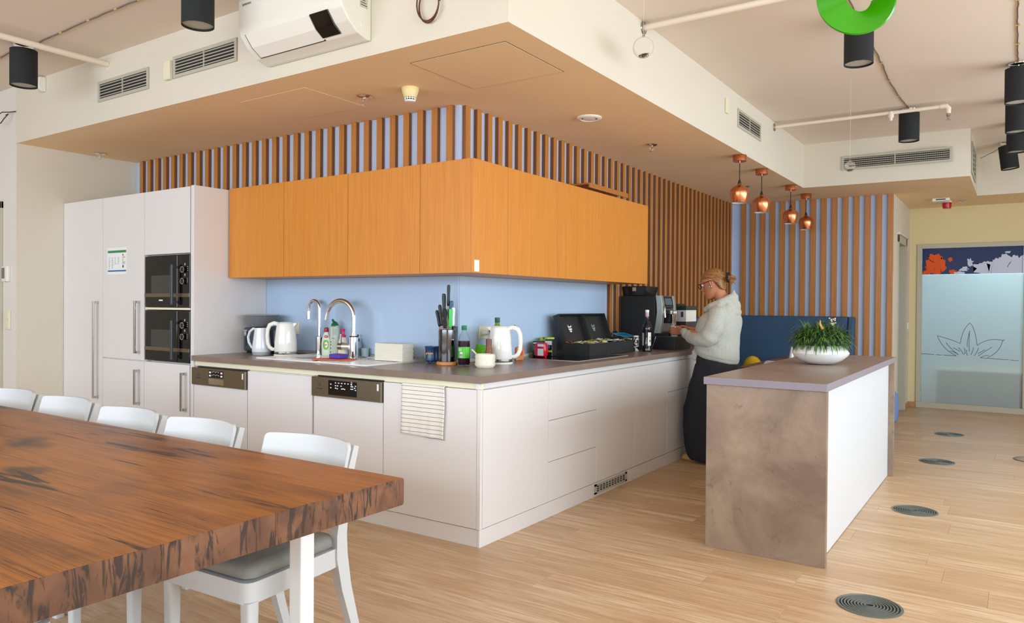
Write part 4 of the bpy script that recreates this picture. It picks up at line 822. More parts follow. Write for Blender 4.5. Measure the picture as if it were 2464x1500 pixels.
link('lever', MB().tube([(x-.105, y-.028, z0+.098), (x-.100, y-.026, z0+.165)], [.010, .006], 10), M_STEEL, tB)
# toaster
to = thing('toaster', 'dark grey toaster with lever slot standing against the white side panel', 'toaster', (-2.42, .48, H)); M_TOAST = mat('toaster_grey', '#3c4649', .3)
link('body', MB().box(-2.555, -2.275, .40, .57, H+.012, H+.195, .022, 3), M_TOAST, to); link('base', MB().box(-2.53, -2.30, .415, .555, H, H+.013, .004), M_BLACK, to)
link('slot', MB().box(-2.517, -2.507, .3985, .402, H+.05, H+.15), M_BLACKM, to); m = MB(); m.box(-2.535, -2.49, .386, .40, H+.165, H+.177, .003); m.ball((-2.512, .392, H+.148), (.014, .009, .022), 2); link('lever', m, mat('lever_grey', '#a7acab', .3), to)
link('slots', MB().box(-2.52, -2.31, .44, .46, H+.1945, H+.1958).box(-2.52, -2.31, .505, .525, H+.1945, H+.1958), M_BLACKM, to)
bo = local('plastic_bowl', 'smoky grey plastic bowl set on top of the toaster', 'bowl', (-2.405, .46, H+.1965)); gb = mat('smoky_plastic', '#6e7072', .2)
link('basin', MB().lathe([(0, .002), (.06, 0), (.082, .006), (.10, .03), (.118, .088), (.128, .090), (.129, .094), (.117, .094), (.098, .034), (.08, .011), (0, .008)], seg=36), gb, bo, world=False); link('rim', MB().tube([(.128*math.cos(2*PI*i/36), .128*math.sin(2*PI*i/36), .094) for i in range(36)], .0032, 6, closed=True), mat('rim_grey', '#9c9fa1', .2), bo, world=False)
# jug
jg = local('jug', 'white enamel-look jug with big round handle before the toaster', 'jug', (-2.245, .335, H), rz=R(18))
link('vessel', MB().lathe([(0, .002), (.062, .002), (.066, .02), (.069, .026), (.067, .06), (.058, .13), (.050, .19), (.049, .198), (.046, .198), (.048, .18), (.06, .06), (0, .03)], seg=36), mat('jug_white', '#dfe0e6', .12), jg, world=False)
link('base_band', MB().lathe([(.05, 0), (.062, .001), (.0685, .022), (.0695, .024), (.05, .024)], seg=36), mat('jug_grey', '#a9b0ad', .3), jg, world=False)
link('handle', MB().tube([(-.048, 0, .188), (-.07, 0, .192), (-.10, 0, .17), (-.115, 0, .13), (-.108, 0, .09), (-.085, 0, .055), (-.062, 0, .038)], [.009, .010, .010, .010, .010, .009, .008], 12), mat('jug_white2', '#dcdee2', .15), jg, world=False)
# kettles
def kettle(label, loc, rz, gauge):
    k = local('electric_kettle', label, 'kettle', loc, None, rz)
    n_ = NT('faceted_enamel'); v_ = n_.coords('Object', (1, 1, .6)); vo_ = n_.n('ShaderNodeTexVoronoi', _Scale=36, distance='CHEBYCHEV'); n_.l(v_, vo_.inputs['Vector']); n_.bump(vo_.outputs['Distance'], .35, .004)
    mk = n_.set(Base_Color=lin('#ebe9e2'), Roughness=.13)
    link('vessel', MB().lathe([(.078, .03), (.080, .034), (.078, .10), (.071, .18), (.062, .232), (.055, .238), (0, .240)], seg=40), mk, k, world=False)
    link('lid', MB().lathe([(0, .2455), (.040, .245), (.052, .241), (.054, .238)], seg=36), M_GLOSS, k, world=False)
    link('steel_band', MB().lathe([(.0795, .012), (.0805, .014), (.0805, .03), (.079, .032)], seg=40), M_STEEL, k, world=False)
    link('power_base', MB().lathe([(0, 0), (.083, 0), (.084, .006), (.080, .012), (0, .012)], seg=40), M_WPLAS, k, world=False)
    hp = [(.052, 0, .228), (.085, 0, .235), (.115, 0, .222), (.130, 0, .19), (.134, 0, .14), (.130, 0, .09), (.118, 0, .062), (.095, 0, .045), (.077, 0, .046)]
    link('handle', MB().tube(hp, [.015, .017, .016, .014, .0135, .0135, .014, .014, .012], 14), M_WPLAS, k, world=False)
    link('spout', MB().prism([(-.055, .20), (-.088, .236), (-.055, .2395)], -.018, .018, 'y', .004), M_GLOSS, k, world=False)
    link('button', MB().box(.078, .10, -.008, .008, .243, .251, .003), M_DGREY, k, world=False)
    if gauge: link('water_gauge', MB().box(.0775, .086, -.006, .006, .085, .185, .002), M_DGREY, k, world=False); link('switch', MB().box(.08, .10, -.006, .006, .036, .044, .002), M_WPLAS, k, world=False)
    return k
kettle('white faceted electric kettle with water gauge, right of the jug', (-2.045, .39, H), R(215), True)
kettle('white faceted electric kettle with right-side handle, next to the honey pot', (-.415, .775, H), R(34), False)
def cupboard_socket(label, ax, x0, x1, z0, z1, pos, kind_):
    o = thing('wall_socket' if kind_ else 'light_switch', label, 'socket' if kind_ else 'switch', ((x0+x1)/2 if ax == 'y' else pos, pos if ax == 'y' else (x0+x1)/2, z0))
    def bx(m, a, b, za, zb, d0, d1, bv=.002): m.box(a, b, pos-d1, pos-d0, za, zb, bv) if ax == 'y' else m.box(pos+d0, pos+d1, a, b, za, zb, bv)
    m = MB(); bx(m, x0, x1, z0, z1, .0005, .010); link('frame', m, M_IVORY, o)
    if not kind_: m = MB(); bx(m, x0+.012, x1-.012, z0+.012, z1-.012, .0095, .014); link('rocker', m, M_IVORY, o)
    return o
cupboard_socket('cream wall switch on the blue splashback behind the left kettle', 'y', -2.262, -2.178, 1.066, 1.154, .632, False)
ws_ = cupboard_socket('cream double wall socket right of the blue wall corner', 'x', .85, 1.01, 1.070, 1.155, -.646, True)
for yy in (.89, .97): link('outlet', MB().lathe([(0, .011), (.020, .011), (.022, .0125), (.030, .0125), (.031, .010)], -.646, yy, 24, 1.1125, ax='x'), M_IVORY, ws_)
m = MB(); m.lathe([(.019, .010), (.019, .04), (.010, .055), (0, .055)], -.645, .89, 14, 1.1125, ax='x'); m.tube([(-.592, .89, 1.10), (-.588, .86, 1.02), (-.585, .81, .95), (-.56, .76, .927), (-.53, .74, .926)], .0035, 8); link('power_cord', m, M_WPLAS, label='white plug and cord of the right kettle', cat='cable')
m = MB(); m.lathe([(.019, .010), (.019, .04), (.010, .055), (0, .055)], -.645, .97, 14, 1.1125, ax='x'); m.tube([(-.60, .97, 1.11), (-.575, .985, 1.09), (-.57, .99, 1.0), (-.58, .99, .93)], .0045, 8); link('power_cord', m, M_BLACKM, label='black plug and cord in the right-hand outlet', cat='cable')
# bottles by the tap
def bottle(label, loc, name='bottle', cat='bottle', group=None): return local(name, label, cat, loc, group)
def ell(m, prof, fy, seg=28): # lathe squashed in y
    b = MB().lathe(prof, seg=seg); b.xf(Matrix.Diagonal((1, fy, 1, 1))); m.merge(b.b.copy()); b.b.free(); return m
d1_ = bottle('washing-up liquid bottle with dark red cap and green round label', (-1.80, .555, H+.0045), 'detergent_bottle')
M_MILKY = mat('milky_green_plastic', '#d5dfcd', .25, Alpha=1.)
ell_b = ell(MB(), [(0, 0), (.037, 0), (.041, .006), (.042, .03), (.044, .08), (.038, .12), (.026, .150), (.017, .166), (.015, .172), (0, .172)], .6); ell_b.xf(Matrix.Translation((0, 0, 0))); link('body', ell_b, M_MILKY, d1_, world=False)
link('cap', MB().lathe([(.016, .170), (.017, .174), (.016, .197), (.011, .203), (0, .203)], seg=18), mat('dark_red_cap', '#9a2031', .35), d1_, world=False)
# labels made as thin shells that hug the front
def front_label(parent, r, fy, z0, z1, a0, a1, m_, name='label', lb=None, rfun=None):
    b = MB(); n_ = 14; ra, rb = [], []
    for i in range(n_+1):
        a = R(a0+(a1-a0)*i/n_); rr0, rr1 = (rfun(z0), rfun(z1)) if rfun else (r, r)
        ra.append(Vector((rr0*math.cos(a), rr0*fy*math.sin(a), z0))); rb.append(Vector((rr1*math.cos(a), rr1*fy*math.sin(a), z1)))
    b.loft([ra, rb], False, False, True); return link(name, b, m_, parent, world=False, label=lb, recalc=False)
AC_ = -52
def disc_on(parent, r, fy, cz, ax_, rx, rz, m_, name='label', lb=None, push=1.0):
    b = MB(); pts = [(0, cz)]; vs = []
    n_ = 24
    for k, q in ((0, 0), ): pass
    for ring in (.5, 1.):
        for i in range(n_):
            t = 2*PI*i/n_; da = rx*ring*math.cos(t)/r; z = cz+rz*ring*math.sin(t); a = R(ax_)+da; vs.append((r*push*math.cos(a), r*fy*push*math.sin(a), z))
    a = R(ax_); vs.append((r*push*math.cos(a), r*fy*push*math.sin(a), cz)); c_ = len(vs)-1
    fs = [(c_, i, (i+1) % n_) for i in range(n_)]+[(i, n_+i, n_+(i+1) % n_, (i+1) % n_) for i in range(n_)]
    b.add(vs, fs, True); return link(name, b, m_, parent, world=False, label=lb, recalc=False)
disc_on(d1_, .0445, .62, .078, -62, .027, .037, mat('lime_label', '#7ab52c', .4), lb='lime ring label'); disc_on(d1_, .0455, .62, .078, -58, .015, .020, M_WHITE, lb='white label centre'); disc_on(d1_, .036, .64, .137, -60, .019, .010, mat('red_label', '#b5283a', .4), lb='red oval label')
link('lettering', text_mb('Jar', .021, face_mtx((.022, -.0285, .079), (.45, -1, 0))), mat('red_ink', '#a02436', .4), d1_, world=False)
link('lettering', text_mb('EXTRA', .009, face_mtx((.014, -.0245, .137), (.45, -1, 0))), M_WHITE, d1_, world=False)
c1_ = bottle('tall grey-green cleaner bottle with dark green spout cap', (-1.722, .565, H+.0045), 'cleaner_bottle')
link('body', ell(MB(), [(0, 0), (.040, 0), (.043, .005), (.043, .17), (.040, .20), (.030, .218), (.02, .224), (0, .224)], .62), mat('grey_green_plastic', '#b4c0b0', .3), c1_, world=False)
m = MB(); m.lathe([(.027, .214), (.028, .222), (.018, .238), (.010, .246), (0, .248)], seg=18); m.tube([(.0, 0, .236), (-.018, 0, .250), (-.026, 0, .262)], [.011, .009, .007], 10); link('cap', m, mat('dark_green_cap', '#0d6b3d', .35), c1_, world=False)
front_label(c1_, .0442, .62, .01, .205, -118, -82, mat('pale_label', '#c6cbb6', .4), lb='pale side strip'); front_label(c1_, .0440, .62, .150, .195, -80, -40, mat('sage_label', '#9cae9c', .4), lb='sage label')
link('lettering', text_mb('eco', .015, face_mtx((.012, -.0275, .128), (.25, -1, 0))), mat('slate_ink', '#6d8580', .4), c1_, world=False)
m = MB()
for z_ in (.022, .05, .075, .095): m.lathe([(0, .0), (.006, .0), (.006, .0008), (0, .0008)], 0, 0, 12).xf(Matrix.Identity(4)) if False else m.box(-.017, -.007, -.0284, -.0276, z_, z_+.010, .002)
link('symbols', m, mat('slate_ink2', '#4f6f78', .4), c1_, world=False, kind='stuff')
s1_ = bottle('white hand soap pump bottle with pink pump', (-1.615, .545, H+.0045), 'soap_pump')
link('body', ell(MB(), [(0, 0), (.041, 0), (.044, .006), (.044, .08), (.040, .11), (.028, .132), (.016, .140), (0, .141)], .6), mat('soap_white', '#e3e2da', .25), s1_, world=False)
M_PINK = mat('pink_plastic', '#d8276f', .35); link('pump', MB().lathe([(.018, .138), (.019, .150), (.013, .156), (.009, .160), (.008, .178), (.012, .184), (.012, .190), (0, .192)], seg=18), M_PINK, s1_, world=False); link('nozzle', MB().box(-.033, .014, -.007, .007, .190, .198, .003), M_PINK, s1_, world=False)
link('lettering', text_mb('fitia', .022, face_mtx((.016, -.0278, .100), (.3, -1, 0))), mat('navy_ink', '#28356e', .4), s1_, world=False); front_label(s1_, .0446, .6, .02, .062, -95, -35, mat('cream_label', '#ddd7ac', .4), lb='pale yellow label')
p2_ = bottle('clear pump bottle with black pump partly behind the mixer tap', (-1.525, .60, H), 'soap_pump'); p2_.location.z = H+.009
link('body', MB().lathe([(0, 0), (.027, 0), (.028, .004), (.028, .08), (.02, .10), (.010, .105)], seg=24), mat('clear_grey_plastic', '#9fb2bd', .15), p2_, world=False); m = MB(); m.lathe([(.011, .104), (.011, .125), (.004, .127), (.004, .148), (0, .15)], seg=14); m.box(-.016, .006, -.004, .004, .146, .153, .002); link('pump', m, M_BLACK, p2_, world=False)
tm = local('tumbler', 'small cloudy glass tumbler right of the mixer tap', 'glass', (-1.445, .59, H+.009)); link('wall', MB().lathe([(0, 0), (.026, 0), (.029, .06), (.027, .06), (.024, .004), (0, .004)], seg=24), mat('cloudy_glass', '#a9bfc6', .1), tm, world=False)
rg = MB(); rg.prism([(-1.47, .145), (-1.22, .235), (-1.30, .385), (-1.50, .345), (-1.57, .21)], H+.0095, H+.0125, 'z', .0008); link('dish_cloth', rg, mat('orange_cloth', '#ee7a4c', .9), label='orange dish cloth under the purple sponge', cat='cloth')
sg = thing('sponge', 'purple foam sponge lying on the orange cloth', 'sponge', (-1.385, .30, H+.0125)); M_PUR = NT('purple_foam'); _v = M_PUR.coords('Object'); M_PUR.bump(M_PUR.noise(_v, 400, 2), .4, .002); M_PUR = M_PUR.set(Base_Color=lin('#5b3fa6'), Roughness=.9)
b_ = MB().box(-1.445, -1.345, .255, .335, H+.0165, H+.045, .006, 2); link('foam', b_, M_PUR, sg); link('scour_pad', MB().box(-1.443, -1.347, .257, .333, H+.0127, H+.0163, .001), mat('scour', '#3d2a7a', .9), sg)
# paper towels: stacked z-fold sheets
pt = thing('paper_towel_stack', 'stack of folded white paper towels on the sink drainer', 'paper towels', (-1.045, .45, H+.009)); M_PAP = mat('towel_paper', '#e9e5d6', .85)
random.seed(9); zz = H+.0095
pw = MB()
for i in range(24):
    j = random.uniform(-.002, .002); pw.box(-1.16+j, -.915+j, .395+j, .50+j, zz, zz+.0046, .0012); zz += .0047
link('sheet', pw, M_PAP, pt, kind='stuff')
# jars and mug
gj = local('glass_jar', 'empty small glass jar left of the dark blue mug', 'jar', (-.865, .52, H)); link('wall', MB().lathe([(0, 0), (.032, 0), (.038, .01), (.038, .045), (.029, .066), (.030, .082), (.028, .082), (.027, .066), (.036, .044), (.035, .01), (0, .006)], seg=28), M_GLASSB, gj, world=False)
mg = local('mug', 'dark blue cauldron-shaped mug with golden lettering', 'mug', (-.765, .51, H)); M_NB = mat('navy_glaze', '#1f3c66', .25)
link('cup', MB().lathe([(0, .012), (.036, .012), (.045, .022), (.046, .045), (.043, .06), (.044, .095), (.048, .104), (.048, .11), (.044, .11), (.04, .06), (0, .03)], seg=30), M_NB, mg, world=False)
for k in range(3): a = 2*PI*k/3-1.2; link('foot', MB().ball((.03*math.cos(a), .03*math.sin(a), .011), (.010, .010, .012), 1), M_NB, mg, world=False)
front_label(mg, .0470, 1, .035, .09, -150, -112, mat('brown_label', '#a98c68', .5), lb='tan sticker'); link('lettering', text_mb('pisten', .020, face_mtx((.018, -.0455, .068), (.35, -1, 0))), mat('gold_ink', '#c89a4e', .3, .6), mg, world=False)
gi = local('pepper_grinder', 'dark grinder with black top behind the knife holder', 'grinder', (-.69, .585, H)); link('body', MB().lathe([(0, 0), (.03, 0), (.032, .01), (.030, .14), (.026, .15), (.026, .19), (0, .19)], seg=24), mat('slate_blue', '#5a6f8c', .25), gi, world=False)
link('top', MB().lathe([(.026, .19), (.03, .196), (.03, .225), (.044, .232), (.044, .24), (0, .242)], seg=24), M_BLACK, gi, world=False)
# knife holder
kx, ky = -.615, .478
kh = local('knife_holder', 'dark chrome cylinder knife holder on a round wooden base', 'knife holder', (kx, ky, H))
link('cylinder', MB().lathe([(0, .022), (.054, .022), (.0545, .026), (.0545, .222), (.051, .224), (.050, .20), (0, .20)], seg=44), mat('dark_chrome', '#6f6f72', .1, 1), kh, world=False); link('base', MB().lathe([(0, 0), (.062, 0), (.066, .004), (.066, .018), (.062, .022), (0, .022)], seg=40), mat('base_wood', '#c98448', .45), kh, world=False)
def knife(label, dx, dy, z0, tilt_x, length, col, blade=.05, w=.011):
    # handle axis leans: dx,dy start offset, tilt in x over height
    o = local('knife', label, 'knife', (kx+dx, ky+dy, H+.15), 'knives in the holder')
    zb = z0-.15; t_ = tilt_x
    def P(z): return (t_*(z-.02), 0, z)
    pr = [P(zb), P(zb+length*.15), P(zb+length*.5), P(zb+length*.85), P(zb+length)]
    link('handle', MB().tube([P(zb-.004)]+pr+[P(zb+length+.004)], [w*.5, w*.8, w*.95, w*.85, w, w*.9, w*.35], 10), col, o, world=False)
    link('blade', MB().prism([(P(.06)[0]-.008, .052), (P(.06)[0]+.008, .052), (P(zb)[0]+.009, zb), (P(zb)[0]-.009, zb)], -.001, .001, 'y'), M_STEEL, o, world=False)
knife('longest black-handled knife rising above all others in the holder', .008, -.005, .375, .02, .125, M_BLACK)
knife('black-handled knife second highest, left of the longest one', -.008, -.012, .30, -.04, .145, M_BLACK, w=.013)
knife('black-handled knife with rounded pommel leaning left', -.022, -.008, .25, -.16, .125, M_BLACK, w=.012)
knife('black-handled knife leaning farthest left, lowest of the black ones', -.033, -.012, .245, -.25, .095, M_BLACK, w=.011)
knife('short black-handled knife upright at the front of the bunch', .006, -.03, .235, .0, .115, M_BLACKM, w=.013)
knife('knife with dark blue handle behind the green one', .024, .004, .275, .03, .125, mat('navy_plastic', '#1f4a78', .35), w=.013)
knife('knife with yellow handle low among the blades', .018, -.004, .232, .02, .055, mat('yellow_plastic', '#dba52f', .4), w=.010)
knife('knife with bright green handle at the right', .034, -.012, .24, .02, .112, mat('green_plastic', '#2fc45c', .35), w=.014)
knife('knife with white handle just behind the green one', .040, .004, .25, .03, .11, M_WPLAS, w=.012)
# syrup bottle (clear plastic, green cap)
sb = local('juice_bottle', 'half-empty bottle of purple syrup with green cap and green label', 'bottle', (-.497, .50, H))
bp_ = [(0, .004), (.02, .0), (.034, .004), (.038, .015), (.038, .045), (.036, .05), (.038, .055), (.038, .115), (.038, .15), (.030, .185), (.015, .212), (.014, .226), (.013, .228)]
link('shell', MB().lathe(bp_, seg=32), M_GLASSB, sb, world=False); link('syrup', MB().lathe([(0, .006), (.032, .006), (.0365, .016), (.0365, .155), (0, .155)], seg=30), mat('purple_syrup', '#3d1436', .12), sb, world=False)
link('cap', MB().lathe([(.0155, .222), (.0165, .224), (.0165, .248), (.014, .250), (0, .250)], seg=24), mat('bottle_green_cap', '#0e7d45', .4), sb, world=False); M_LIME = mat('lime_print', '#55c22e', .4)
front_label(sb, .0388, 1, .048, .118, 0, 360, M_LIME); front_label(sb, .0393, 1, .055, .085, -95, -65, M_WPLAS, lb='white barcode patch')
m = MB()
for i in range(7):
    a = R(-92+4*i); m.box(.0396*math.cos(a)-.0006, .0396*math.cos(a)+.0006, .0396*math.sin(a)-.0004, .0396*math.sin(a)+.0002, .058, .076)
link('barcode', m, M_DGREY, sb, world=False, kind='stuff'); m = MB()
for i in range(6): m.box(-.012, .012-.003*(i % 3), -.0396, -.0388, .092+.0035*i, .0935+.0035*i)
link('small_print', m, M_WPLAS, sb, world=False, kind='stuff')
# green snack bag, pepper mill, honey pot, oil bottle
gbag = thing('snack_bag', 'green snack bag standing behind the syrup bottle', 'bag', (-.43, .58, H)); m = MB(); m.prism([(-.475, H), (-.395, H), (-.388, H+.07), (-.39, H+.125), (-.47, H+.135), (-.48, H+.06)], .585, .60, 'y', .006); link('pouch', m, mat('green_foil', '#5f9a20', .25), gbag)
link('lettering', text_mb('MICI', .026, face_mtx((-.425, .584, H+.115), NY)), M_LIME, gbag); link('lettering', text_mb('S', .055, face_mtx((-.412, .584, H+.075), NY)), M_LIME, gbag)
pm_ = local('pepper_mill', 'brown turned wooden pepper mill behind the cream pot', 'mill', (-.350, .56, H)); link('body', MB().lathe([(0, 0), (.034, 0), (.036, .01), (.03, .04), (.024, .07), (.02, .10), (.017, .125), (.0185, .15), (.018, .168), (0, .17)], seg=24), M_TURN if 'M_TURN' in globals() else mat('turned_wood', '#6d3d26', .4), pm_, world=False)
m = MB()
for z_ in (.05, .07, .09, .11): m.lathe([(.031-.09*(z_-.04)*1.6, z_), (.034-.09*(z_-.04)*1.6, z_+.003), (.031-.09*(z_-.04)*1.6, z_+.006)], seg=20)
link('rings', m, mat('turned_wood_light', '#a4683c', .4), pm_, world=False, kind='stuff')
hp_ = local('honey_pot', 'cream speckled stoneware pot with ribbed wall', 'pot', (-.312, .47, H)); n_ = NT('speckled_glaze'); v_ = n_.coords('Object'); sp_ = n_.noise(v_, 110, 2)
M_SPK = n_.set(Base_Color=n_.mix(n_.ramp(sp_, ((.68, 0.), (.72, .8))), '#e6e1cd', '#8a7860'), Roughness=.3)
link('pot', MB().lathe([(0, 0), (.05, 0), (.06, .01), (.063, .02), (.060, .032), (.063, .044), (.060, .055), (.063, .066), (.060, .078), (.058, .082), (.052, .08), (.053, .03), (0, .02)], seg=36), M_SPK, hp_, world=False)
sp = local('wooden_spoon', 'small wooden spoon handle sticking out of the cream pot', 'spoon', (-.312, .47, H+.03)); link('handle', MB().tube([(-.02, 0, .0), (-.04, -.004, .03), (-.075, -.01, .062), (-.092, -.013, .076)], [.0045, .0045, .005, .0055], 8), mat('pale_wood', '#dcc79a', .5), sp, world=False); link('scoop', MB().ball((-.012, 0, -.006), (.012, .010, .008), 1), mat('pale_wood2', '#d6bf90', .5), sp, world=False)
ob = local('oil_bottle', 'olive oil bottle behind the right kettle, dark green cap showing', 'bottle', (-.515, .885, H)); link('body', MB().lathe([(0, 0), (.034, 0), (.036, .005), (.036, .18), (.030, .215), (.0155, .255), (.0145, .27), (0, .27)], seg=26), mat('olive_oil', '#7f8a20', .12), ob, world=False); link('cap', MB().lathe([(.0165, .262), (.017, .264), (.017, .296), (0, .297)], seg=20), mat('deep_green_cap', '#14503c', .35), ob, world=False)
bg_ = thing('snack_bag', 'orange-brown crinkled bag peeking out behind the right kettle handle', 'bag', (-.48, 1.10, H)); m = MB(); m.prism([(1.05, H), (1.14, H), (1.155, H+.04), (1.15, H+.085), (1.12, H+.10), (1.06, H+.09)], -.49, -.47, 'x', .005); link('pouch', m, mat('kraft_print', '#c9825a', .4), bg_); link('window', MB().prism([(1.08, H+.03), (1.13, H+.035), (1.12, H+.08), (1.09, H+.075)], -.4695, -.4685, 'x'), mat('bag_orange', '#c4532b', .4), bg_)
# induction hob
hb = thing('hob', 'black glass induction hob set into the worktop', 'hob', (-.33, 1.63, H)); link('glass', MB().box(-.585, -.095, 1.24, 2.02, H-.0002, H+.004, .0015), M_BLACKG, hb)
m = MB(); m.box(-.588, -.092, 1.237, 1.2405, H, H+.0045).box(-.588, -.092, 2.0195, 2.023, H, H+.0045).box(-.0955, -.092, 1.24, 2.02, H, H+.0045).box(-.588, -.5845, 1.24, 2.02, H, H+.0045); link('frame', m, M_ALU, hb)
# tea chest box
HB = H+.0042
bb = thing('tea_box', 'large open black two-lidded tea box at the far side of the hob', 'box', (-.385, 2.1, HB)); M_BB = mat('black_leatherette', '#222526', .45)
X0, X1, Y0, Y1 = -.50, -.262, 1.72, 2.49; bh = .092
m = MB(); m.box(X0, X1, Y0, Y0+.01, HB, HB+bh); m.box(X0, X1, Y1-.01, Y1, HB, HB+bh); m.box(X0, X0+.01, Y0+.01, Y1-.01, HB, HB+bh); m.box(X1-.01, X1, Y0+.01, Y1-.01, HB, HB+bh); m.box(X0+.01, X1-.01, Y0+.01, Y1-.01, HB, HB+.065); link('tray', m, M_BB, bb)
for i, (ya, yb2) in enumerate(((1.72, 2.10), (2.11, 2.49))):
    L0, L1 = (X0-.004, HB+bh), (X0-.075, HB+bh+.205)
    dx, dz = L1[0]-L0[0], L1[1]-L0[1]; ln = math.hypot(dx, dz); ux, uz = dx/ln, dz/ln; nx, nz = uz, -ux
    def quad(a0, a1, d0, d1): return [(L0[0]+ux*a0+nx*d0, L0[1]+uz*a0+nz*d0), (L0[0]+ux*a1+nx*d0, L0[1]+uz*a1+nz*d0), (L0[0]+ux*a1+nx*d1, L0[1]+uz*a1+nz*d1), (L0[0]+ux*a0+nx*d1, L0[1]+uz*a0+nz*d1)]
    m = MB(); m.prism(quad(0, ln, -.008, 0), ya, yb2, 'y'); m.prism(quad(0, ln, 0, .045), ya, ya+.008, 'y'); m.prism(quad(0, ln, 0, .045), yb2-.008, yb2, 'y'); m.prism(quad(ln-.008, ln, 0, .045), ya+.008, yb2-.008, 'y'); lid = link('lid', m, M_BB, bb)
    yc = (ya+yb2)/2; cpt = (L0[0]+ux*ln*.5+nx*.002, yc, L0[1]+uz*ln*.5+nz*.002); mt = face_mtx(cpt, (nx, 0, nz))
    g_ = MB(); g_.add([(-.019, .012, 0), (-.015, .022, 0), (-.010, .013, 0), (.0, .011, 0), (.012, .014, 0), (.019, .02, 0), (.018, .006, 0), (-.018, .004, 0)], [(7, 6, 5, 4, 3, 2, 1, 0)]); g_.add([(-.019, .0, 0), (.018, .001, 0), (.017, -.006, 0), (.010, -.010, 0), (-.006, -.010, 0), (-.016, -.006, 0)], [(5, 4, 3, 2, 1, 0)]); g_.add([(-.014, -.012, 0), (.014, -.012, 0), (.007, -.020, 0), (-.006, -.020, 0)], [(3, 2, 1, 0)])
    g_.xf(mt @ Matrix.Scale(1.5, 4)); link('emblem', g_, M_WPLAS if i == 0 else mat('dull_silver', '#8e9494', .4), lid)
random.seed(21); PK = [mat('tea_'+a, b, .5) for a, b in (('cream', '#d9d3b0'), ('green', '#a9b774'), ('yellow', '#d9bf4e'), ('white', '#e3e2da'), ('mint', '#bccdb4'), ('rust', '#a8553a'), ('olive', '#aab23e'))]
ORD = ['nearest', 'second', 'third', 'fourth', 'fifth', 'sixth', 'seventh', 'eighth', 'ninth', 'tenth', 'eleventh', 'twelfth', 'farthest']
for r_ in range(13):
    for c_ in range(4):
        y = Y0+.034+.058*r_+random.uniform(-.002, .002); x = X0+.035+.056*c_
        hgt = .020+.018*random.random()*(1.6 if r_ > 5 else .6); ki = random.randrange(7)
        b_ = MB().box(-.021, .021, -.021, .021, 0, .004, .001); b_.xf(Matrix.Translation((x, y, HB+.078+hgt*.5)) @ Matrix.Rotation(random.uniform(-.3, .3), 4, 'X') @ Matrix.Rotation(random.uniform(-.4, .4), 4, 'Y') @ Matrix.Rotation(random.uniform(-.4, .4), 4, 'Z'))
        link('tea_sachet', b_, PK[ki], label='%s tea sachet, %s along the box, %s' % (PK[ki].name[4:], ORD[r_], ('in the column by the lid', 'second column from the lid', 'third column from the lid', 'in the column by the front wall')[c_]), cat='tea bag', group='tea sachets in the black box')
# packets left of the box
pk = thing('coffee_packet', 'dark packet with small grey panel beside the tea box', 'packet', (-.55, 1.50, HB)); link('pouch', MB().box(-.60, -.52, 1.455, 1.535, HB, HB+.112, .008, 2), mat('dark_plum', '#23202c', .35), pk); link('panel', MB().box(-.597, -.54, 1.4535, 1.4552, HB+.045, HB+.085), mat('olive_panel', '#6d6d5e', .4), pk); link('strip', MB().box(-.59, -.545, 1.4535, 1.4552, HB+.092, HB+.102), M_WPLAS, pk)
rp = thing('coffee_packet', 'shiny red packet with white label in front of the dark one', 'packet', (-.47, 1.46, HB)); m = MB(); m.prism([(-.535, HB+.002), (-.455, HB+.002), (-.445, HB+.05), (-.455, HB+.105), (-.53, HB+.105), (-.545, HB+.05)], 1.385, 1.44, 'y', .012); link('pouch', m, mat('red_foil', '#c8102f', .22), rp)
link('label_strip', MB().box(-.508, -.458, 1.3835, 1.3852, HB+.078, HB+.096), M_WHITE, rp); link('label_strip', MB().box(-.508, -.460, 1.3835, 1.3852, HB+.012, HB+.062, .001), M_WHITE, rp)
gp_ = thing('tea_packet', 'lime green packet top showing behind the dark packet', 'packet', (-.56, 1.60, HB)); link('carton', MB().box(-.60, -.53, 1.56, 1.66, HB, HB+.135, .003), mat('lime_card', '#b7cf3a', .5), gp_); m = MB(); m.prism([(-.573, HB+.136), (-.553, HB+.136), (-.563, HB+.118)], 1.5585, 1.56, 'y'); link('tip', m, mat('bottle_green', '#11663f', .4), gp_)
bw_ = thing('tea_packet', 'black, white and yellow patterned packet against the tea box lid', 'packet', (-.49, 1.56, HB)); link('carton', MB().box(-.52, -.455, 1.50, 1.57, HB+.0, HB+.125, .004), M_BLACK, bw_)
for (a, b, c, d, mm, ll_) in ((-.517, -.46, .085, .115, M_WHITE, 'white swirl'), (-.505, -.475, .06, .083, mat('teal_print', '#2f7f96', .4), 'teal print'), (-.495, -.458, .032, .046, mat('yellow_print', '#cfd02a', .4), 'yellow stripe'), (-.515, -.505, .0, .03, M_WHITE, 'white splash')): link('print', MB().box(a, b, 1.4985, 1.5002, HB+c, HB+d, .0005), mm, bw_, label=ll_)
link('print', MB().ball((-.514, 1.499, HB+.055), (.009, .002, .012), 2), mat('orange_print', '#e9a43a', .4), bw_, label='orange dot')
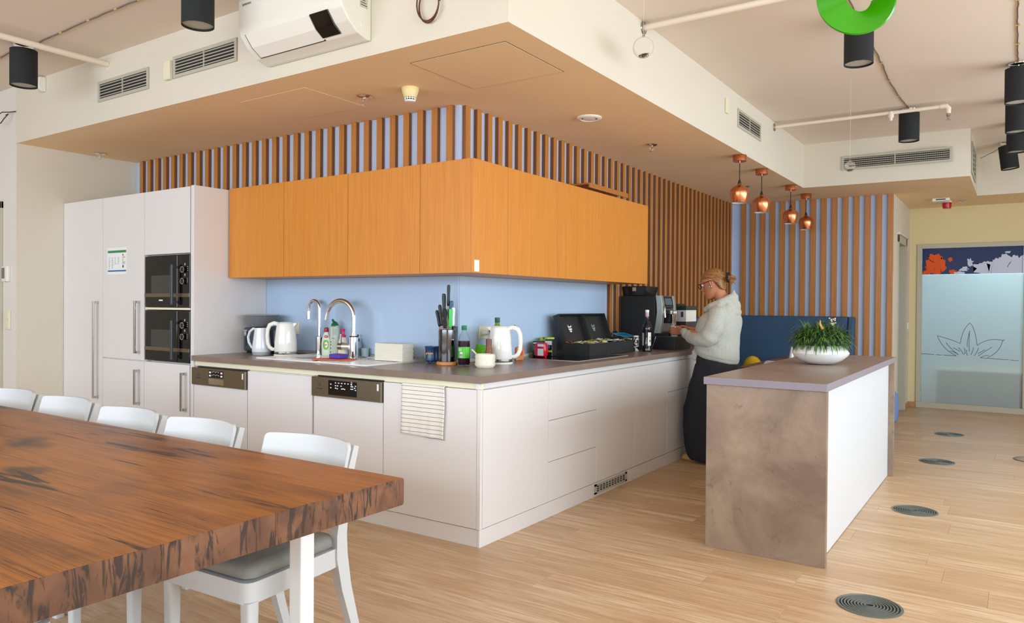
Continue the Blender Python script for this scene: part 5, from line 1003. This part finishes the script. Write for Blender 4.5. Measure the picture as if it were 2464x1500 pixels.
# black box with blue lid card
b2_ = thing('storage_box', 'small black box with a bright blue card on its lid beside the coffee machine', 'box', (-.45, 2.65, H)); link('case', MB().box(-.55, -.335, 2.52, 2.82, H, H+.115, .004), M_BB, b2_)
cd = MB().box(-.15/2, .15/2, -.12, .12, 0, .002); cd.xf(Matrix.Translation((-.42, 2.655, H+.128)) @ Matrix.Rotation(R(14), 4, 'Y')); link('card', cd, mat('cyan_card', '#2aa3cf', .4), b2_); cd = MB(); 
for i in range(3): cd.box(-.04, .0+.012*i, -.09+.05*i, -.06+.05*i, .0022, .003)
cd.xf(Matrix.Translation((-.42, 2.655, H+.128)) @ Matrix.Rotation(R(14), 4, 'Y')); link('card_print', cd, mat('cyan_dark', '#156f9a', .4), b2_); link('tag', MB().prism([(2.585, H+.10), (2.60, H+.108), (2.615, H+.10), (2.60, H+.092)], -.3345, -.334, 'x'), M_WPLAS, b2_)
pc_ = local('patterned_tin', 'slim black and white patterned tin by the dark bottle', 'tin', (-.30, 2.62, H)); n_ = NT('cow_print'); v_ = n_.coords('Object'); M_COW = n_.set(Base_Color=n_.ramp(n_.noise(v_, 55, 1), ((.50, '#1a1a1c'), (.53, '#e6e4dc'))), Roughness=.4)
link('cylinder', MB().lathe([(0, 0), (.022, 0), (.023, .003), (.023, .125), (0, .126)], seg=20), M_COW, pc_, world=False); link('lid', MB().lathe([(.0235, .118), (.0235, .13), (0, .131)], seg=20), M_WPLAS, pc_, world=False)
# syrup bottle dark
sy_ = local('syrup_bottle', 'tall dark glass syrup bottle with pink and white cap', 'bottle', (-.205, 2.625, H)); link('glass', MB().lathe([(0, .004), (.034, 0), (.041, .006), (.041, .03), (.039, .035), (.039, .165), (.041, .175), (.041, .205), (.032, .228), (.0165, .262), (.0145, .29), (.0145, .32), (0, .32)], seg=30), mat('dark_bottle_glass', '#14161b', .06), sy_, world=False)
link('neck_band', MB().lathe([(.0155, .292), (.016, .293), (.016, .325), (.0155, .326)], seg=20), mat('pink_cap', '#d9a3a3', .4), sy_, world=False); link('cap', MB().lathe([(.016, .326), (.0165, .327), (.0165, .345), (.015, .348), (0, .348)], seg=20), M_WPLAS, sy_, world=False)
front_label(sy_, .0398, 1, .05, .155, -145, -105, mat('grey_label', '#b9bbbd', .4)); front_label(sy_, .0398, 1, .05, .16, -55, -10, M_WPLAS); link('label_mark', MB().ball((.036, -.020, .09), (.006, .004, .012), 1), mat('label_dark', '#4d3a5c', .4), sy_, world=False); link('label_mark', MB().ball((.0355, -.022, .12), (.004, .003, .008), 1), mat('label_yellow', '#d9c440', .4), sy_, world=False)
# coffee machine
cm = thing('coffee_machine', 'large black and silver bean-to-cup coffee machine with bean hopper', 'coffee machine', (-.40, 3.14, H)); Ya, Yb = 2.985, 3.30
link('body', MB().box(-.625, -.285, Ya, Yb, H+.012, 1.392, .012, 2), M_BLACKM, cm); link('foot', MB().box(-.60, -.30, Ya+.02, Yb-.02, H, H+.012), M_BLACK, cm); link('seam', MB().box(-.515, -.5135, Ya-.0006, Ya+.001, H+.02, 1.388), M_GAP, cm)
M_SIL = mat('silver_plastic', '#aeb3ae', .33, .55)
cur = [(-.285, 1.395), (-.235, 1.395), (-.222, 1.33), (-.217, 1.25), (-.228, 1.15), (-.245, 1.06), (-.298, 1.06), (-.283, 1.15), (-.272, 1.25), (-.276, 1.33)]
link('front_frame', MB().prism(cur, Ya-.002, Ya+.05, 'y', .003), M_SIL, cm); link('front_frame', MB().prism(cur, Yb-.05, Yb+.002, 'y', .003), M_SIL, cm)
fc = [(-.29, 1.388), (-.240, 1.388), (-.225, 1.33), (-.220, 1.29), (-.255, 1.28), (-.26, 1.06), (-.30, 1.06)]; link('front_panel', MB().prism(fc, Ya+.0505, Yb-.0505, 'y', .002), M_DGREY, cm)
link('touch_screen', MB().prism([(-.2385, 1.382), (-.2365, 1.382), (-.2195, 1.30), (-.2225, 1.30)], Ya+.065, Yb-.065, 'y'), M_BLACKG, cm); link('screen_image', MB().prism([(-.2345, 1.37), (-.2335, 1.37), (-.2205, 1.312), (-.2215, 1.312)], Ya+.08, Yb-.085, 'y'), mat('screen_blue', '#56707e', .2), cm)
link('water_panel', MB().box(-.262, -.250, Ya+.06, Yb-.06, 1.07, 1.25, .004), mat('bronze_metal', '#8b8078', .25, .9), cm)
sm = MB()
for dy in (-.028, 0, .028): sm.lathe([(.0, -.065), (.008, -.065), (.0085, -.02), (.012, -.01), (.012, .055), (0, .056)], -.175, (Ya+Yb)/2+dy, 14, 1.20)
sm.box(-.25, -.165, (Ya+Yb)/2-.045, (Ya+Yb)/2+.045, 1.225, 1.262, .006); link('spout', sm, M_CHROME, cm); link('spout_housing', MB().box(-.25, -.19, (Ya+Yb)/2-.05, (Ya+Yb)/2+.05, 1.15, 1.235, .006), M_BLACK, cm)
link('steam_wand', MB().tube([(-.225, Ya+.022, 1.30), (-.205, Ya+.02, 1.29), (-.20, Ya+.02, 1.20)], .007, 10), M_CHROME, cm)
link('hopper', MB().loft([[Vector((x, y, z)) for x, y in ((-.615+a, Ya+.02+a), (-.385-a, Ya+.02+a), (-.385-a, Yb-.02-a), (-.615+a, Yb-.02-a))] for z, a in ((1.3925, .018), (1.395, .016), (1.470, .0), (1.478, .004))], smooth=False), mat('smoked_plastic', '#26241f', .08), cm)
link('hopper_sticker', MB().box(-.515, -.480, Ya+.0155, Ya+.018, 1.435, 1.468), mat('sticker_cream', '#b8ad94', .5), cm)
dt_ = MB(); dt_.prism([(-.298, H), (-.095, H), (-.078, H+.10), (-.085, H+.112), (-.298, H+.112)], Ya-.035, Yb+.035, 'y', .003); link('drip_tray', dt_, M_BLACK, cm)
gr_ = MB()
for i in range(13): yy = Ya-.02+.0265*i; gr_.box(-.28, -.09, yy, yy+.014, H+.112, H+.1145)
link('drip_grid', gr_, M_STEEL, cm, kind='stuff'); link('tray_trim', MB().tube([(-.30, Ya-.037, H+.012), (-.262, Ya-.037, H+.112)], .004, 6), M_CHROME, cm)
cb = MB(); cb.tube([(-.58, 2.36, H+.02), (-.60, 2.55, H+.06), (-.61, 2.72, H+.12), (-.615, 2.88, H+.15), (-.612, 2.95, H+.10)], .007, 8); link('power_cord', cb, M_BLACKM, label='thick black cord looping left of the coffee machine', cat='cable')
# second appliance: milk cooler with label panel
mc = thing('milk_cooler', 'small milk cooler with printed white panel right of the coffee machine', 'appliance', (-.34, 3.62, H)); link('body', MB().box(-.48, -.185, 3.47, 3.73, H, 1.155, .006, 2), mat('brown_grey_case', '#4a3a36', .35), mc); link('label_panel', MB().box(-.40, -.185, 3.4655, 3.47, 1.158, 1.262, .001), M_WHITE, mc)
link('upper_case', MB().box(-.48, -.185, 3.4705, 3.73, 1.156, 1.265, .003), M_WPLAS, mc); link('lid', MB().box(-.49, -.178, 3.46, 3.74, 1.266, 1.305, .006, 2), mat('dark_green_lid', '#2c3b34', .25), mc); link('lid_knob', MB().box(-.47, -.28, 3.50, 3.70, 1.306, 1.325, .006, 2), mat('dark_green_lid2', '#25332d', .25), mc)
for xx in (-.375, -.225): link('glass_picture', MB().box(xx-.012, xx+.012, 3.4645, 3.4656, 1.20, 1.25, .0003), mat('drink_print', '#5d3a5e', .4), mc)
link('pictogram', MB().box(-.308, -.292, 3.4645, 3.4656, 1.185, 1.205), mat('mint_print', '#7fae94', .4), mc)
# towel over cabinet door
n_ = NT('striped_linen'); v_ = n_.coords('Object'); sx = n_.n('ShaderNodeSeparateXYZ'); n_.l(v_, sx.inputs[0]); w1 = n_.n('ShaderNodeMath', operation='MULTIPLY'); w1.inputs[1].default_value = 1/.0232; n_.l(sx.outputs['Z'], w1.inputs[0]); w2 = n_.n('ShaderNodeMath', operation='FRACT'); n_.l(w1.outputs[0], w2.inputs[0])
M_TOWEL = n_.set(Base_Color=n_.ramp(w2.outputs[0], ((.90, '#e9e6dc'), (.91, '#33332f'))), Roughness=.9); M_TOWEL.node_tree.nodes['Color Ramp'].color_ramp.interpolation = 'CONSTANT'
tw = thing('kitchen_towel', 'white kitchen towel with thin black stripes over corner cabinet door', 'towel', (-.39, -.01, .56)); b_ = MB(); NX, NZ = 30, 22; grid = []
for j in range(NZ+1):
    row = []; t = j/NZ
    for i in range(NX+1):
        u = i/NX; z = .8475-.283*t; fold = .0035*math.sin(u*9+t*1.5)*t+.003*math.sin(u*21)*t*(.5+.5*t)
        y = -.0035-.004-abs(fold)-.002*t
        x = -.553+.318*u+(.004*math.sin(t*5) if u > .9 else 0)
        z -= .010*u*t
        if u > .88: y -= .008*(u-.88)/.12
        row.append(Vector((x, y, z)))
    grid.append(row)
top = [[Vector((p.x, .022, .8505)) for p in grid[0]], [Vector((p.x, -.004, .8508)) for p in grid[0]]]
b_.loft(top+grid, False, False, True); link('cloth', b_, M_TOWEL, tw, recalc=False); 
for m_o in (S.objects['cloth'],): md = m_o.modifiers.new('thick', 'SOLIDIFY'); md.thickness = .002; md.offset = 0
# ---------------- the standing woman ----------------
def fuse(name, mb, voxel, smooth_it, mats, parent, fold=None, sharp=180, label=None):
    bmesh.ops.recalc_face_normals(mb.b, faces=mb.b.faces); me = bpy.data.meshes.new('tmp'); mb.b.to_mesh(me); mb.b.free()
    o = bpy.data.objects.new('tmp', me); COL.objects.link(o); md = o.modifiers.new('r', 'REMESH'); md.mode = 'VOXEL'; md.voxel_size = voxel; md.adaptivity = 0
    ms = o.modifiers.new('s', 'SMOOTH'); ms.iterations = smooth_it; ms.factor = .5
    dg = bpy.context.evaluated_depsgraph_get(); me2 = bpy.data.meshes.new_from_object(o.evaluated_get(dg)); bpy.data.objects.remove(o); bpy.data.meshes.remove(me)
    b = bmesh.new(); b.from_mesh(me2); bpy.data.meshes.remove(me2)
    if fold:
        b.normal_update()
        for v, d in [(v, fold(v.co)) for v in b.verts]: v.co += v.normal*d
    for f in b.faces: f.smooth = True
    m = MB(); m.b.free(); m.b = b; return link(name, m, mats, parent, sharp=sharp, label=label)
def caps(m, p0, p1, r0, r1, flat=None):   # tapered limb segment as a loft with round ends
    p0, p1 = Vector(p0), Vector(p1); d = (p1-p0).normalized(); a = d.orthogonal().normalized(); b = d.cross(a); rings = []
    if flat:   # flat: (axis vector, factor) squash across that axis
        ax_ = Vector(flat[0]); ax_ = (ax_-d*ax_.dot(d)).normalized(); a = ax_; b = d.cross(a)
    fa = flat[1] if flat else 1
    for k in range(5): t = k/4*PI/2; rings.append((p0-d*r0*math.cos(t)*.98, max(r0*math.sin(t), r0*.05)))
    for k in range(1, 6): t = (k/4-.0)*PI/2 if k < 5 else 0; rings.append((p1+d*r1*math.sin((k-1)/4*PI/2)*.98, max(r1*math.cos((k-1)/4*PI/2), r1*.05)))
    m.loft([[c+(a*math.cos(2*PI*i/16)*fa+b*math.sin(2*PI*i/16))*r for i in range(16)] for c, r in rings])
def chain(m, pts, rs, flat=None):
    for i in range(len(pts)-1): caps(m, pts[i], pts[i+1], rs[i], rs[i+1], flat)
def zring(cx, cy, z, rx, ry, tilt=0, n=32, e=2.3):
    out = []
    for i in range(n):
        a = 2*PI*i/n; c, s_ = math.cos(a), math.sin(a); x = rx*abs(c)**(2/e)*(1 if c > 0 else -1); y = ry*abs(s_)**(2/e)*(1 if s_ > 0 else -1); out.append(Vector((cx+x, cy+y, z+tilt*x)))
    return out
PY = 2.95
wo = thing('person', 'woman in grey hoodie and wide black trousers using the coffee machine', 'person', (.22, PY, 0))
M_SKIN = NT('skin'); _v = M_SKIN.coords('Object'); M_SKIN = M_SKIN.set(Base_Color=M_SKIN.mix(M_SKIN.noise(_v, 12, 3), '#b9764f', '#c98a63'), Roughness=.5, Subsurface_Weight=.08)
M_SKIN.node_tree.nodes['Principled BSDF'].inputs['Subsurface Radius'].default_value = (.01, .004, .002)
HC = Vector((.243, PY, 1.497)); HM = Matrix.Translation(HC) @ Matrix.Rotation(R(-4), 4, 'Z') @ Matrix.Rotation(R(-17), 4, 'Y')
def hp(x, y, z): return HM @ Vector((x, y, z))
hb_ = MB(); HR = [(-.128, -.074, -.03, .022), (-.118, -.087, .0, .037), (-.095, -.090, .03, .051), (-.065, -.089, .062, .061), (-.035, -.086, .082, .068), (-.005, -.085, .094, .073), (.025, -.092, .100, .076), (.055, -.091, .099, .075), (.082, -.077, .088, .067), (.102, -.05, .065, .050), (.115, -.015, .035, .025)]
def hring(z, xf, xb, w, n=32):
    out = []
    for i in range(n):
        a = 2*PI*i/n; c, s_ = math.cos(a), math.sin(a); xc = (xf+xb)/2; rx = (xb-xf)/2; out.append(hp(xc+rx*c, w*s_*(1-.10*max(0, -c)), z))
    return out
hb_.loft([hring(*r) for r in HR])
def hcap(p0, p1, r0, r1): caps(hb_, hp(*p0), hp(*p1), r0, r1)
hcap((-.088, 0, .012), (-.107, 0, -.030), .007, .0115); hcap((-.098, -.009, -.036), (-.098, .009, -.036), .0085, .0085)      # nose
hcap((-.088, -.016, -.064), (-.088, .016, -.064), .007, .007); hcap((-.086, -.013, -.076), (-.086, .013, -.076), .0075, .0075); hcap((-.082, -.008, -.103), (-.082, .008, -.103), .013, .013)
hcap((-.084, -.045, .025), (-.091, -.012, .022), .006, .007); hcap((-.091, .012, .022), (-.084, .045, .025), .007, .006)     # brow ridge
for s in (-1, 1):
    q = [(.004, .012), (-.004, .030), (.010, .038), (.024, .026), (.024, .005), (.012, -.018), (.002, -.027), (-.002, -.012)]
    for (a, b), (c, d) in zip(q, q[1:]+q[:1]): hcap((a+.004, s*.077, b-.01), (c+.004, s*.077, d-.01), .0058, .0058)
    hcap((.012, s*.072, .008), (.006, s*.072, -.02), .009, .008)
chain(hb_, [(.295, PY, 1.43), (.335, PY, 1.33), (.345, PY, 1.25)], [.050, .052, .07])
chain(hb_, [(.34, PY-.11, 1.215), (.34, PY+.11, 1.215)], [.052, .052]); chain(hb_, [(.32, PY, 1.20), (.29, PY, .95)], [.115, .105])
WR = {-1: (.012, 2.905, 1.085), 1: (.03, 3.135, 1.09)}
for s, sh, el in ((-1, (.335, 2.80, 1.23), (.285, 2.745, 1.05)), (1, (.335, 3.10, 1.23), (.275, 3.175, 1.06))): chain(hb_, [sh, el, WR[s]], [.050, .038, .025])
for s in (-1, 1):
    hip, kn, an = (.30, PY+s*.09, .88), (.25, PY+s*.095, .48), (.245, PY+s*.09, .09); chain(hb_, [hip, kn, an], [.085, .055, .040]); chain(hb_, [an, (.12, PY+s*.09, .035)], [.035, .028])
cupx, cupy = -.135, 3.055
# hands: palm, four fingers and a thumb each, curled round the cup
def hand(s, wr, kn, wrap):
    w, k = Vector(wr), Vector(kn); d = (k-w).normalized(); caps(hb_, w, w.lerp(k, .35), .024, .027, ((0, -d.y, .2) if False else (0, 1, 0), .6)); 
    for i, z in enumerate((.028, .009, -.010, -.027)):
        kz = k+Vector((0, 0, z*.95)); caps(hb_, w.lerp(k, .2)+Vector((0, 0, z*.6)), kz, .0125, .0105)
        L_ = (.9, 1.0, .95, .78)[i]; pts = [kz]; 
        for (ox, oy) in wrap: pts.append(Vector((kz.x+(ox-k.x)*L_, kz.y+(oy-k.y)*L_, kz.z-.003*len(pts)*(1 if i > 1 else .5))))
        chain(hb_, pts, [.0102, .0092, .0085, .0072][:len(pts)])
hand(-1, WR[-1], (-.080, 2.985, 1.088), [(-.118, 3.002), (-.148, 3.012), (-.172, 3.032)])
chain(hb_, [(-.035, 2.955, 1.105), (-.068, 2.995, 1.122), (-.090, 3.02, 1.124)], [.013, .0105, .0088])
hand(1, WR[1], (-.075, 3.125, 1.088), [(-.112, 3.108), (-.145, 3.101), (-.172, 3.082)])
chain(hb_, [(-.03, 3.12, 1.108), (-.065, 3.10, 1.124), (-.088, 3.085, 1.126)], [.013, .0105, .0088])
body = fuse('body', hb_, .0042, 3, M_SKIN, wo)
# hair, tie, bun
n_ = NT('hair'); v_ = n_.coords('Object', (3, 60, 45)); h_ = n_.noise(v_, 2.2, 4, .6, .3); n_.bump(h_, .5, .003); M_HAIR = n_.set(Base_Color=n_.mix(n_.ramp(h_, ((.35, 0.), (.65, 1.))), '#6b4423', '#a9773f'), Roughness=.42)
hm = MB(); HH = [(-.085, .075, .088, .03), (-.062, .052, .090, .058), (-.035, .030, .100, .071), (-.008, .008, .108, .077), (.014, -.030, .110, .079), (.034, -.072, .112, .081), (.052, -.094, .110, .081), (.072, -.092, .104, .077), (.092, -.072, .090, .065), (.110, -.04, .064, .045), (.122, -.01, .03, .018)]
hm.loft([hring(*r) for r in HH]); caps(hm, hp(.085, 0, .03), hp(.118, 0, .022), .050, .022); 
fuse('hair', hm, .005, 3, M_HAIR, wo)
bn_ = MB(); caps(bn_, hp(.128, 0, .012), hp(.150, 0, .0), .022, .024)
random.seed(12)
for i in range(14):
    a = random.uniform(0, 6.3); e_ = hp(.17+random.uniform(-.01, .025), .022*math.cos(a), -.005+.035*math.sin(a)-.012); chain(bn_, [hp(.14, .01*math.cos(a), .01*math.sin(a)), e_, e_+Vector((random.uniform(.0, .012), 0, -random.uniform(.005, .03)))], [.010, .006, .0022])
fuse('hair_bun', bn_, .0035, 1, M_HAIR, wo)
tt = MB(); tt.tube([hp(.140+.012*math.sin(a), .030*math.cos(a), .006+.034*math.sin(a)) for a in [2*PI*i/18 for i in range(18)]], [.0085+.002*math.sin(i*2.3) for i in range(18)], 8, closed=True); link('hair_tie', tt, mat('black_scrunchie', '#171417', .9), wo)
# glasses, eyes, earring, ring
gl = MB(); M_FR = mat('dark_frame', '#2c1a16', .3)
for s in (-1, 1):
    gl.tube([hp(-.112+.006*abs(math.cos(a)), s*(.034+.026*math.cos(a)), .002+.021*math.sin(a)) for a in [2*PI*i/16 for i in range(16)]], .0032, 6, closed=True)
    gl.tube([hp(-.107, s*.060, .010), hp(-.098, s*.078, .010), hp(-.04, s*.0825, .012), hp(.012, s*.0835, .014), hp(.035, s*.0835, .004)], [.0032, .003, .0028, .0028, .0028], 6)
gl.tube([hp(-.113, -.010, .006), hp(-.115, 0, .009), hp(-.113, .010, .006)], .0028, 6); gls = link('glasses', gl, M_FR, wo)
for s in (-1, 1):
    e_ = MB().ball(tuple(hp(-.079, s*.032, .004)), .0125, 2); ey = link('eye', e_, mat('eye_white', '#e8e4de', .2), wo); link('iris', MB().ball(tuple(hp(-.0885, s*.032, .001)), (.0045, .0055, .0055), 1), mat('iris_brown', '#3c2416', .2), ey)
    link('eyebrow', MB().tube([hp(-.094, s*.016, .026), hp(-.092, s*.034, .031), hp(-.083, s*.050, .025)], [.002, .003, .0015], 6), mat('brow_brown', '#5a3a20', .8), wo)
    er = MB(); er.tube([hp(.006+.009*math.cos(a), s*(.086), -.036+.009*math.sin(a)) for a in [2*PI*i/12 for i in range(12)]], .0042, 8, closed=True); er.ball(tuple(hp(-.008, s*.084, -.046)), .0062, 1); link('earring', er, M_STEEL, wo)
lp = MB(); caps(lp, hp(-.0945, -.012, -.066), hp(-.0945, .012, -.066), .0042, .0042); caps(lp, hp(-.0925, -.010, -.0745), hp(-.0925, .010, -.0745), .0048, .0048); link('lips', lp, mat('lips', '#a85a4a', .45), wo)
rg_ = MB(); rg_.tube([Vector((-.100, 2.9935+.0108*math.cos(a), 1.1145+.0112*math.sin(a))) for a in [2*PI*i/14 for i in range(14)]], .0022, 6, closed=True); link('finger_ring', rg_, M_CHROME, wo)
# hoodie
n_ = NT('heather_fleece'); v_ = n_.coords('Object'); f_ = n_.noise(v_, 130, 4, .7); n_.bump(n_.noise(v_, 500, 2), .25, .001); M_HOOD = n_.set(Base_Color=n_.mix(n_.ramp(f_, ((.35, 0.), (.65, 1.))), '#a9a99d', '#bfc0b5'), Roughness=.95, Sheen_Weight=.2)
hd = MB()
TR = [(.285, .862, .160, .178, -.25), (.284, .88, .170, .190, -.25), (.282, .905, .178, .200, -.22), (.282, .97, .180, .205, -.12), (.286, 1.05, .180, .208, 0), (.296, 1.13, .176, .212, 0), (.308, 1.20, .166, .210, 0), (.318, 1.24, .148, .175, .05), (.325, 1.27, .12, .135, .15), (.332, 1.295, .09, .10, .25)]
hd.loft([zring(c_, PY, z, rx, ry, t_) for c_, z, rx, ry, t_ in TR])
# collar hollow for the neck is left by the head mesh rising through it; pocket bulge at the front
hd.box(.098, .16, PY-.11, PY+.11, .845, .945, .02, 2)
def folds(p):
    v = 0.0; s_ = -1 if p.y < PY else 1
    v += .008*noise.noise(Vector((p.x*6, p.y*5, p.z*9)))+.0012*noise.noise(Vector((p.x*17, p.y*13, p.z*21)))
    d = (p-Vector((.283, 2.72, 1.04))).length; v += .006*math.sin((p.z*.8+p.x*.6)*75)*math.exp(-(d/.09)**2)
    d = (p-Vector((.06, 2.87, 1.07))).length; v += .005*math.sin((p.x*.9-p.z*.2)*120)*math.exp(-(d/.06)**2)
    if .888 < p.z+(.25*(p.x-.28)) < .894: v -= .004
    if p.z > 1.29 and abs(p.x-.33) < .2: v *= .5
    return v
fuse('hoodie', hd, .0068, 3, M_HOOD, wo, folds)
for s, P, RR in ((-1, [(.335, 2.81, 1.235), (.328, 2.742, 1.135), (.288, 2.722, 1.043), (.20, 2.755, 1.028), (.11, 2.82, 1.035), (.045, 2.875, 1.065), (.018, 2.895, 1.082)], [.076, .078, .070, .057, .048, .042, .034]), (1, [(.335, 3.09, 1.235), (.315, 3.165, 1.12), (.27, 3.18, 1.045), (.18, 3.17, 1.04), (.10, 3.15, 1.055), (.055, 3.14, 1.08)], [.076, .074, .066, .054, .046, .037])):
    sv = MB(); chain(sv, P, RR); fuse('sleeve', sv, .0062, 3, M_HOOD, wo, folds)
hd = MB(); NK = [(.190, PY, 1.262), (.215, PY-.075, 1.275), (.270, PY-.112, 1.302), (.345, PY-.112, 1.330), (.405, PY-.065, 1.365), (.425, PY, 1.382)]
for s in (-1, 1):
    chain(hd, [(x, PY+(y-PY)*s, z) for x, y, z in NK], [.022, .026, .030, .034, .034, .032])
    chain(hd, [(.275, PY+s*.118, 1.288), (.335, PY+s*.130, 1.282), (.395, PY+s*.105, 1.262), (.425, PY+s*.055, 1.252), (.43, PY, 1.25)], [.028, .042, .045, .044, .044])
hd.ball((.405, PY, 1.305), (.066, .120, .070), 3); caps(hd, (.408, PY-.01, 1.35), (.4245, PY-.012, 1.432), .05, .009)
def hfold(p): return .0025*noise.noise(Vector((p.x*11, p.y*8, p.z*12)))-.012*math.exp(-((p-Vector((.445, 2.86, 1.335))).length/.03)**2)
fuse('hood', hd, .0058, 3, M_HOOD, wo, hfold)
seam = MB(); seam.tube([(.20, 2.733, 1.165), (.235, 2.706, 1.145), (.27, 2.690, 1.125), (.305, 2.685, 1.108)], .0022, 6) 
seam.b.free()
# trousers
tr = MB(); tr.loft([zring(.288, PY, z, rx, ry, -.2) for z, rx, ry in ((.95, .140, .155), (.90, .150, .170), (.84, .160, .185), (.78, .160, .190))])
for s in (-1, 1):
    LR = [(.82, .290, .150, .098), (.72, .272, .162, .108), (.64, .248, .172, .112), (.53, .228, .174, .114), (.45, .212, .180, .116), (.30, .210, .172, .116), (.15, .212, .162, .112), (.06, .222, .146, .104), (.018, .232, .125, .095)]
    tr.loft([zring(c_, PY+s*.085+(.0 if z > .3 else s*.01), z, rx, ry, 0) for z, c_, rx, ry in LR])
def tfold(p): return .010*noise.noise(Vector((p.x*9+3, p.y*9, p.z*2.2)))+.004*noise.noise(Vector((p.x*22, p.y*22, p.z*5)))
M_TRO = NT('black_trousers'); _v = M_TRO.coords('Object'); M_TRO.bump(M_TRO.noise(_v, 400, 2), .2, .001); M_TRO = M_TRO.set(Base_Color=lin('#1a1d22'), Roughness=.85)
fuse('trousers', tr, .010, 3, M_TRO, wo, tfold)
# shoes
M_SHOE = mat('beige_suede', '#b7935c', .8); M_SOLE = mat('gum_sole', '#a9773f', .6)
for s in (-1, 1):
    y = PY+s*.075-.0; sh_ = MB(); rr_ = []
    for x, zt, w in ((.018, .030, .020), (.030, .050, .034), (.06, .062, .043), (.11, .075, .044), (.17, .095, .038), (.23, .10, .036), (.28, .085, .030)):
        rr_.append([Vector((x, y+w*math.cos(a), .016+(zt-.016)*max(0, math.sin(a))**.8 if math.sin(a) > 0 else .014)) for a in [2*PI*i/20 for i in range(20)]])
    sh_.loft(rr_); u_ = link('shoe', sh_, M_SHOE, wo)
    so = MB(); P = []
    for i in range(28):
        a = 2*PI*i/28; P.append((.150+.138*math.cos(a), y+(.044 if math.cos(a) < 0 else .038)*math.sin(a)))
    so.prism(P, .0, .019, 'z', .004); link('sole', so, M_SOLE, u_)
    lc = MB()
    for i in range(4): lc.tube([(.075+.022*i, y-.024, .068+.006*i), (.08+.022*i, y, .077+.007*i), (.075+.022*i, y+.024, .068+.006*i)], .0025, 6)
    link('laces', lc, M_WPLAS, u_)
# cup held under the spout
cp = local('coffee_cup', 'small glass coffee cup held in the woman\'s hands under the spout', 'cup', (cupx, cupy, H+.1145)); cp.location.z = 1.036
link('cup', MB().lathe([(0, 0), (.028, 0), (.037, .09), (.035, .09), (.026, .004), (0, .004)], seg=28), mat('cup_glass', '#d9cfc4', .1), cp, world=False); link('saucer_rim', MB().tube([(.0365*math.cos(2*PI*i/24), .0365*math.sin(2*PI*i/24), .09) for i in range(24)], .0018, 6, closed=True), M_GLOSS, cp, world=False)
